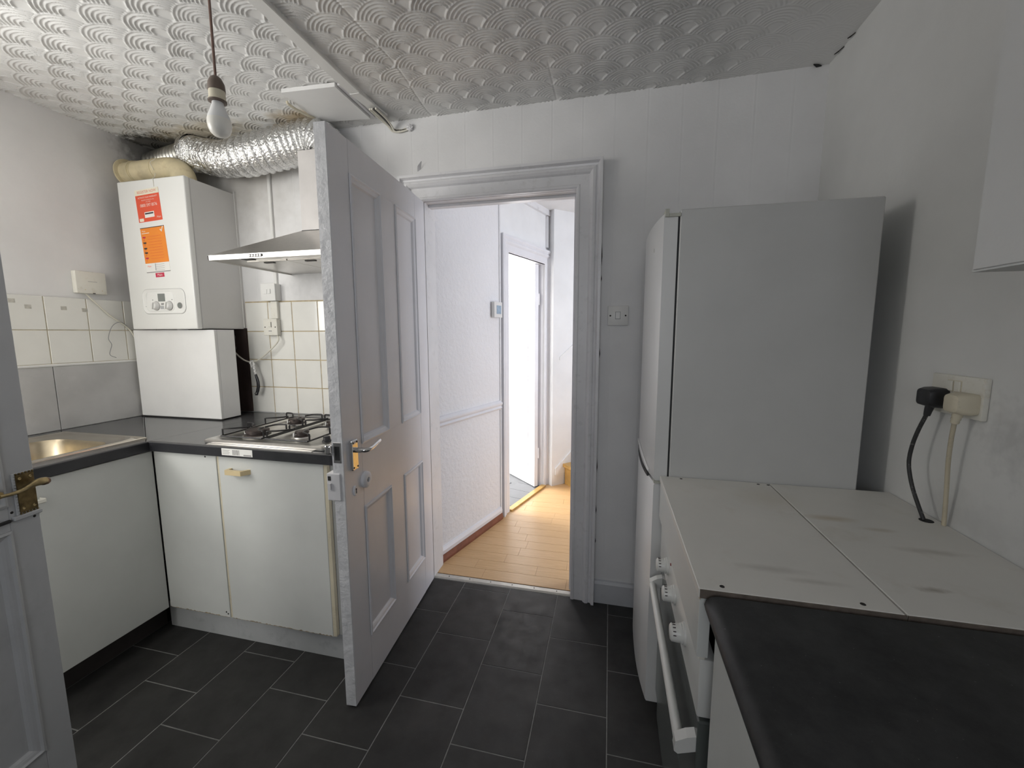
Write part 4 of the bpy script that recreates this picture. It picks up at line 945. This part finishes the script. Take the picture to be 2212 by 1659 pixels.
# ================================================================= PENDANT LAMP
pn = thing('pendant_lamp', 'bare bulb in a brown and cream holder hanging on brown flex', 'pendant lamp', (-1.100, 1.04, 1.90))
bm = NB(); lathe(bm, [(.045, 0), (.043, -.012), (.03, -.024), (.008, -.028)], (-1.1, 1.04, CZ), n=24); obj('ceiling_rose', bm, mat_white_plastic, pn, smooth=True)
bm = NB(); tube(bm, [(-1.1, 1.04, CZ-.02), (-1.1, 1.04, 2.2), (-1.1005, 1.04, 2.04)], .0034, 8, 4); obj('flex', bm, mat_cable_brown, pn)
bm = NB(); lathe(bm, [(.006, 2.050), (.014, 2.044), (.0205, 2.030), (.0215, 2.016), (.0215, 2.010)], (-1.1, 1.04, 0), n=24); obj('holder_cap', bm, mat_holder_brown, pn, smooth=True)
bm = NB(); lathe(bm, [(.0205, 2.011), (.0205, 1.990), (.0225, 1.988), (.0225, 1.982), (.018, 1.981)], (-1.1, 1.04, 0), n=24); hs = obj('holder_skirt', bm, mat_holder_cream, pn, smooth=True)
bm = NB(); lathe(bm, [(.0228, 1.985), (.0228, 1.981), (.017, 1.980)], (-1.1, 1.04, 0), n=24); obj('holder_ring', bm, mat_holder_brown, hs)
bm = NB(); lathe(bm, [(.0140, 1.984), (.0150, 1.974), (.0200, 1.960), (.0265, 1.944), (.0290, 1.934)], (-1.1, 1.04, 0), n=28); lbm = obj('bulb_collar', bm, mat_bulb_base, pn, smooth=True)
bm = NB(); lathe(bm, [(.0290, 1.9345), (.0302, 1.924), (.0290, 1.912), (.0245, 1.900), (.0165, 1.892), (.008, 1.8885), (.0005, 1.888)], (-1.1, 1.04, 0), n=28); obj('bulb_globe', bm, mat_bulb, pn, smooth=True)

# ================================================================= CEILING TRUNKING AND BOARD
tr = thing('cable_trunking', 'white cable trunking strip crossing the ceiling to the back wall', 'cable trunking', (-1.07, 1.4, CZ-.03))
obj('trunk_base', boxm(-1.098, -1.052, FW+.02, 1.93, CZ-.014, CZ+.004, bev=.002), mat_white_plastic, tr)
obj('trunk_lid', boxm(-1.100, -1.050, FW+.02, 1.68, CZ-.021, CZ-.013, bev=.003), mat_white_plastic, tr)
bm = NB(); box(bm, -1.100, -1.052, 1.682, 1.90, CZ-.021, CZ-.013, bev=.002); bm.transform(Matrix.Translation((-1.076, 1.7, CZ)) @ Matrix.Rotation(R(3), 4, 'X') @ Matrix.Rotation(R(-3), 4, 'Z') @ Matrix.Translation((1.076, -1.7, -CZ)))
obj('loose_lid', bm, mat_white_plastic, tr)
cbn = thing('ceiling_cables', 'bundle of white and dark wires spilling from the broken trunking end', 'cable', (-1.06, 1.93, CZ-.04))
for k, (dx, m_) in enumerate(((0, mat_cable_white), (.012, mat_black_iron), (-.010, mat_cable_white), (.02, mat_cable_white))):
    bm = NB(); tube(bm, [(-1.068+dx, 1.80, CZ-.026), (-1.064+dx, 1.88, CZ-.029), (-1.060+dx*.6, 1.935, CZ-.034), (-1.045+dx*.5, 1.958, CZ-.045-.004*k), (-.995+dx, 1.962, CZ-.050), (-.972, 1.964, CZ-.040)], .0045, 8, 5); obj('wire', bm, m_, cbn, smooth=True)
def rough_lump(r, n1=2):
    bm = NB(); bmesh.ops.create_icosphere(bm, subdivisions=n1, radius=r)
    for v in bm.verts: v.co *= random.uniform(.72, 1.2)
    return bm
lump = rough_lump(.017, 3); lump.transform(Matrix.Translation((-.965, 1.962, CZ-.043)) @ Matrix.Diagonal((1, .5, .9, 1)))
tag(obj('plaster_lump', lump, mat_gloss_old), 'lump of cracked filler at the ceiling edge beside loose wires', 'filler')
bd_ = thing('ceiling_board', 'flat white board patch screwed to the ceiling above the open door', 'board', (-1.25, 1.75, CZ-.02))
bm = NB(); prism(bm, [(-1.372, 1.608), (-1.126, 1.622), (-1.128, 1.888), (-1.385, 1.86)], CZ-.020, CZ-.004); obj('panel', bm, mat_boxing, bd_)
bm = NB(); prism(bm, [(-1.119, 1.63), (-1.104, 1.63), (-1.110, 1.90), (-1.122, 1.90)], CZ-.012, CZ-.004); obj('edge_strip', bm, mat_gloss_old, bd_)
bm = NB(); tube(bm, [(-1.392, 1.662, CZ-.022), (-1.392, 1.675, CZ-.032), (-1.384, 1.76, CZ-.030), (-1.374, 1.835, CZ-.018)], .0055, 8, 6)
hk = tag(obj('hanger_hook', bm, mat_dirty_cream, smooth=True), 'dirty cream hanger bar on the ceiling above the foil duct', 'hook')
# torn paper above the doorway
bm = NB(); prism_dir(bm, [(-.935, BW-.001, 2.112), (-.925, BW-.020, 2.130), (-.905, BW-.024, 2.148), (-.915, BW-.010, 2.132), (-.922, BW-.001, 2.118)], (.004, .002, .001))
tag(obj('torn_paper', bm, mat_gloss_old), 'curl of torn paper above the door frame', 'paper')

# ================================================================= LIGHT SWITCH BY THE DOOR
ls = thing('light_switch', 'square white light switch between door frame and fridge', 'light switch', (.032, BW, 1.406))
obj('face_plate', boxm(-.013, .078, BW-.010, BW, 1.362, 1.450, bev=.003, seg=2), mat_white_plastic, ls, smooth=True)
obj('rocker', boxm(.022, .042, BW-.014, BW-.010, 1.392, 1.422, bev=.0015), mat_white_plastic, ls)
obj('rocker_gap', boxm(.0205, .0435, BW-.0105, BW-.0098, 1.3905, 1.4235), mat_cable_grey, ls)
for x in (-.001, .066):
    bm = NB(); lathe(bm, [(.0040, 0), (.0035, .001)], (x, BW-.010, 1.406), (0, -1, 0), n=10); obj('screw', bm, mat_dark_screw, ls)

# ================================================================= FRIDGE FREEZER
fr = thing('fridge_freezer', 'tall white fridge freezer with bowed doors against the right wall', 'fridge', (.45, 1.64, 0))
FY0, FY1, FZ = 1.370, 1.925, 1.694
obj('body', boxm(.196, .716, FY0, FY1, .035, FZ, bev=.003), mat_fridge, fr)
def bowed_door(z0, z1, name):
    bm = NB(); n = 16; rs = []
    for z, s in ((z0, .004), (z0+.006, 0), (z1-.006, 0), (z1, .004)):
        ring = []
        for i in range(n+1):
            y = FY0+.002 + (FY1-FY0-.004)*i/n; u = 2*i/n-1
            x = .150 - .024*(1-abs(u)**2.4)
            ring.append((x+s, y, z))
        ring += [(.190, FY1-.002, z), (.190, FY0+.002, z)]
        rs.append(ring)
    rings(bm, rs); return obj(name, bm, mat_fridge_door, fr, smooth=True)
du_ = bowed_door(.852, FZ-.008, 'upper_door'); dl_ = bowed_door(.055, .842, 'lower_door')
obj('door_seal', boxm(.1895, .1965, FY0+.008, FY1-.008, .06, FZ-.016), mat_seal, fr)
hc = NB(); box(hc, .152, .164, FY0-.004, FY0+.05, FZ-.020, FZ+.003, bev=.001); box(hc, .160, .197, FY0-.003, FY0+.05, FZ-.020, FZ-.010, bev=.001)
obj('hinge_cover', hc, mat_hinge, fr)
hc = NB(); box(hc, .150, .196, FY0-.002, FY0+.03, .843, .851); obj('middle_hinge', hc, mat_hinge, fr)
bm = NB(); rs = []
for z, e in ((.815, 0), (.818, .004), (.872, .004), (.875, 0)):
    pass
for k in range(13):
    u = -1+2*k/12; y = (FY0+FY1)/2 + u*.22; x = .150-.024*(1-abs((y-(FY0+FY1)/2)/((FY1-FY0)/2))**2.4)
    zc = .866+.03*(1-u*u); rs.append([(x-.001, y, zc-.004), (x-.006, y, zc), (x-.001, y, zc+.004), (x+.003, y, zc)])
rings(bm, rs); obj('grip_lip', bm, mat_fridge_door, du_, smooth=True)
bm = NB(); rs = []
for k in range(13):
    u = -1+2*k/12; y = (FY0+FY1)/2 + u*.2; x = .150-.024*(1-abs((y-(FY0+FY1)/2)/((FY1-FY0)/2))**2.4)
    zc = .852; rs.append([(x-.0015, y, zc-.012), (x-.0015, y, zc+.008*(1-u*u)), (x+.004, y, zc+.008*(1-u*u)), (x+.004, y, zc-.012)])
rings(bm, rs); obj('grip_recess', bm, mat_seal, du_)
obj('kick_plate', boxm(.200, .70, FY0+.01, FY1-.01, .008, .035), mat_seal, fr)
obj('badge', boxm(.1335, .1345, 1.47, 1.505, 1.590, 1.602), mat_hinge, du_)
for y in (FY0+.04, FY1-.04):
    bm = NB(); lathe(bm, [(.018, 0.0005), (.018, .036)], (.23, y, 0), n=14); obj('foot', bm, mat_black_plastic, fr)

# ================================================================= OVEN IN ITS HOUSING, COVER BOARDS
HT = .8705
cb1 = thing('cover_board', 'aged white cover board above the oven, front one of the pair', 'board', (.33, 1.06, HT-.018))
bm = boxm(.168, .4822, .757, 1.366, HT-.018, HT, bev=.0012); obj('board', bm, mat_cover, cb1)
obj('raw_edge', boxm(.170, .4835, .7545, .757, HT-.017, HT-.001), mat_board_edge_shaded, cb1)
cb2 = thing('cover_board', 'aged stained white cover board above the oven, along the wall', 'board', (.64, 1.06, HT-.018))
obj('board', boxm(.4858, .795, .757, 1.366, HT-.018, HT, bev=.0012), mat_cover, cb2)
obj('joint_shade_strip', boxm(.4822, .4858, .757, 1.366, HT-.017, HT-.012), mat_dark_slot_shade, cb2)  # dark strip standing in for the shade between the boards
obj('raw_edge', boxm(.4855, .795, .7545, .757, HT-.017, HT-.001), mat_board_edge_shaded, cb2)
bm = NB(); lathe(bm, [(.014, 0), (.014, .0008)], (.765, 1.172, HT), n=18); obj('cable_hole', bm, mat_dark_slot_shade, cb2)
for x, y in ((.21, .772), (.43, .772), (.23, 1.352), (.45, 1.352), (.477, 1.352)):
    bm = NB(); lathe(bm, [(.0045, 0), (.004, .0006)], (x, y, HT), n=10); obj('screw', bm, mat_dark_screw, cb1)
hs_ = thing('oven_housing', 'cream oven housing unit with fascia strip between fridge and black worktop', 'cabinet', (.45, 1.06, 0))
obj('fascia', boxm(.170, .190, .757, 1.364, .735, HT-.0185, bev=.001), mat_cab, hs_)
obj('fascia_edge', boxm(.1695, .1725, .757, 1.364, HT-.021, HT-.0185), mat_cab_edge, hs_)
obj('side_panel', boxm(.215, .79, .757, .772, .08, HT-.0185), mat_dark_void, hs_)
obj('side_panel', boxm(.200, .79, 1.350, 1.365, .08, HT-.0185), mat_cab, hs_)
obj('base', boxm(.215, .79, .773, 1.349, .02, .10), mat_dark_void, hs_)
ov = thing('built_in_oven', 'white built-in oven with three round knobs and a bar handle', 'oven', (.45, 1.06, .1))
OX = .178
cpn = obj('control_panel', boxm(OX, OX+.03, .766, 1.356, .603, .724, bev=.004, seg=2), mat_oven_white, ov, smooth=True)
obj('panel_trim', boxm(OX-.003, OX+.010, .764, 1.358, .724, .7335, bev=.002), mat_cream_plastic, cpn)
for i, y in enumerate((.912, 1.055, 1.190)):
    bm = NB(); lathe(bm, [(.0245, 0), (.024, .004), (.021, .005), (.021, .009), (.0195, .010), (.0185, .028), (.015, .031), (.0005, .032)], (OX, y, .664), (-1, 0, 0), n=28); k = obj('knob', bm, mat_oven_white, cpn, smooth=True)
    for j in range(7):
        a = R(20+j*24); bm = NB(); box(bm, OX-.026, OX-.020, y+.0192*math.cos(a)-.0006, y+.0192*math.cos(a)+.0006, .664+.0192*math.sin(a)-.0009, .664+.0192*math.sin(a)+.0009); obj('knob_mark', bm, mat_ink_dark, k)
bm = NB(); lathe(bm, [(.004, 0), (.003, .002)], (OX, 1.135, .700), (-1, 0, 0), n=10); obj('indicator_lamp', bm, mat_lamp_red, cpn)
obj('oven_body', boxm(OX+.032, .76, .775, 1.347, .11, .60), mat_dark_void, ov)
od = obj('oven_door', boxm(OX+.004, OX+.032, .768, 1.354, .125, .592, bev=.003), mat_oven_glass, ov)
obj('door_lower_panel', boxm(OX+.002, OX+.005, .775, 1.347, .13, .34), mat_oven_glass, od)
bm = NB(); rs = []
for k in range(13):
    y = .795+.52*k/12; rs.append([(.1535+.0105*math.cos(a), y, .524+.0125*math.sin(a)) for a in [2*math.pi*i/14 for i in range(14)]])
rings(bm, rs); ha = obj('handle_bar', bm, mat_oven_white, od, smooth=True)
for ya, yb in ((.775, .797), (1.313, 1.335)):
    bm = NB(); prism_dir(bm, [(.143, ya, .512), (.150, ya, .507), (.184, ya, .520), (.184, ya, .552), (.166, ya, .546), (.145, ya, .533)], (0, yb-ya, 0)); obj('handle_bracket', bm, mat_oven_white, ha)
obj('lower_drawer', boxm(OX+.010, OX+.03, .768, 1.354, .02, .118, bev=.002), mat_oven_glass, ov)

# ================================================================= BLACK WORKTOP AND ITS CABINET
bt = thing('worktop', 'black slate-effect laminate worktop with rounded front edge in the foreground', 'worktop', (.48, .1, .83))
bm = NB(); prof = [(.795, .828), (.795, .866), (.196, .866), (.186, .8635), (.1785, .857), (.1755, .848), (.178, .838), (.186, .830), (.196, .828)]
prism_dir(bm, [(x, FW+.02, z) for x, z in prof], (0, .746-FW-.02, 0))
es_ = [e for e in bm.edges if all(abs(v.co.y-.746) < 1e-5 for v in e.verts) and all(v.co.x < .3 for v in e.verts)]
obj('top_slab', bm, mat_black_top, bt, smooth=True)
bm = NB(); tube(bm, [(.192, .746, .858), (.30, .7465, .859), (.5, .747, .859), (.794, .747, .859)], .0055, 8, 4); obj('rolled_end', bm, mat_black_top, bt, smooth=True)
bc = thing('base_cabinet', 'white base cabinet below the black worktop', 'cabinet', (.5, .2, 0))
obj('side_panel', boxm(.196, .78, .722, .740, .0, .827), mat_cab, bc)
for ya, yb in ((.222, .721), (-.28, .219)):
    dr_ = obj('door', boxm(.190, .207, ya, yb, .12, .822, bev=.0015), mat_cab, bc)
obj('plinth', boxm(.245, .262, -.28, .72, .001, .118), mat_plinth, bc)

# ================================================================= WALL CUPBOARD, SOCKET, PLUGS
wc = thing('wall_cupboard', 'white wall cupboard above the black worktop at the right edge', 'cupboard', (.65, .3, 1.41))
obj('carcass', boxm(.518, RW-.001, -.35, .740, 1.416, 2.30, bev=.001), mat_wall_right, wc)
for ya, yb in ((-.35, .194), (.196, .740)):
    dw = obj('door', boxm(.500, .5175, ya, yb, 1.4165, 2.30, bev=.0012), mat_wall_right, wc)
    obj('door_handle', boxm(.478, .500, ya+.04, ya+.14, 1.50, 1.515, bev=.003), mat_beige_handle, dw)
obj('underside', boxm(.500, RW-.001, -.35, .740, 1.4135, 1.416), mat_cab, wc)
so = thing('double_socket', 'cream double wall socket with two plugs above the cover boards', 'socket', (RW, 1.163, 1.18))
obj('face_plate', boxm(RW-.012, RW, 1.088, 1.240, 1.136, 1.229, bev=.003, seg=2), mat_cream_plastic, so, smooth=True)
for y in (1.180, 1.158):
    k = obj('rocker', boxm(RW-.016, RW-.012, y-.008, y+.008, 1.192, 1.216, bev=.001), mat_cream_plastic, so)
    obj('rocker_gap', boxm(RW-.0125, RW-.0118, y-.0095, y+.0095, 1.1905, 1.2175), mat_dirty_cream, k)
bm = NB(); lathe(bm, [(.004, 0), (.003, .001)], (RW-.012, 1.098, 1.185), (-1, 0, 0), n=10); obj('screw', bm, mat_dark_screw, so)
def plug(name, label, y, z, m, mc, cord, ribs, wide):
    t = thing(name, label, 'plug', (RW-.03, y, z))
    bm = NB(); rs = []
    for x, hy, hz in ((RW-.012, .024, .023), (RW-.022, .0255, .0245), (RW-.038, .025*wide, .023), (RW-.050, .021*wide, .019), (RW-.053, .016*wide, .014)):
        rs.append([(x, p[0], p[1]) for p in rrect(y, z, hy, hz, .009, 0, 4)])
    rings(bm, rs); b_ = obj('plug_body', bm, m, t, smooth=True)
    bm = NB(); tube(bm, [(RW-.032, y, z-.018), (RW-.034, y+.002, z-.032), (RW-.035, y+.004, z-.046)], .009, 12, 4, rfun=lambda q, a, i, j: .0095-.003*q+(.0012 if (i % 2 and ribs) else 0)); obj('strain_relief', bm, m, t, smooth=True)
    bm = NB(); tube(bm, cord, .0044, 10, 8); obj('cord', bm, mc, t, smooth=True)
    return t
plug('plug', 'black three-pin plug with paint-flecked black cord', 1.203, 1.172, mat_black_plastic, mat_black_cable, [(.762, 1.207, 1.130), (.755, 1.218, 1.085), (.752, 1.228, 1.040), (.750, 1.228, .995), (.752, 1.212, .945), (.757, 1.190, .900), (.762, 1.176, .871)], False, 1.05)
plug('plug', 'dirty cream three-pin plug with stained cream cord', 1.118, 1.170, mat_dirty_cream, mat_cream_cable, [(.762, 1.122, 1.128), (.764, 1.128, 1.085), (.768, 1.134, 1.03), (.774, 1.138, .97), (.782, 1.146, .91), (.786, 1.150, .8715)], True, .95)

# ================================================================= SMALL WEAR
def sliver(name, pts, vec, m, parent):
    bm = NB(); prism_dir(bm, pts, vec); return obj(name, bm, m, parent)
for (xa, ya, xb, yb, w) in ((.735, 1.952, .770, 1.968, .010), (.783, 1.905, .795, 1.862, .005), (.784, 1.818, .795, 1.79, .005)):
    sliver('ceiling_gap', [(xa, ya, CZ-.006), ((xa+xb)/2, (ya+yb)/2+w, CZ-.007), (xb, yb, CZ-.006), ((xa+xb)/2+w*.3, (ya+yb)/2-w*.2, CZ-.006)], (0, 0, .004), mat_dark_slot_shade, ce)
for z, h in ((1.63, .10), (1.56, .03), (1.21, .05), (.66, .07), (.45, .05), (.30, .03)):
    x = DX1+.1165
    sliver('paint_crack', [(x, BW-.0015, z), (x+.0035, BW-.0015, z+h*.4), (x+.001, BW-.0015, z+h), (x-.0005, BW-.0015, z+h*.5)], (0, .001, 0), mat_dark_slot_shade, t1)
for z, w in ((.92, .006), (.94, .010), (.80, .005), (.87, .004)):
    x = DX1+.004
    sliver('paint_chip', [(x, BW-.0185, z), (x+w, BW-.0215, z+.004), (x+w*.7, BW-.0215, z+.016), (x, BW-.0190, z+.012)], (0, -.0006, 0), mat_ink_grey, t1)
mat_worn = M('worn_chipboard_edge', (.30, .24, .16), .8, var=.4, vscale=60)
def worn_bottom(parent, x0, x1, y, z, n):
    top = []; 
    for i in range(n+1):
        x = x0+(x1-x0)*i/n; top.append((x, y, z+random.choice((.0008, .001, .002, .0035, .005))*random.uniform(.5, 1.2)))
    sliver('worn_edge', [(x1, y, z), (x0, y, z)] + top, (0, -.0006, 0), mat_worn, parent)
worn_bottom(c2, -1.880, -1.560, CF, .1205, 46); worn_bottom(cd, -1.540, -1.056, CF, .1205, 60)
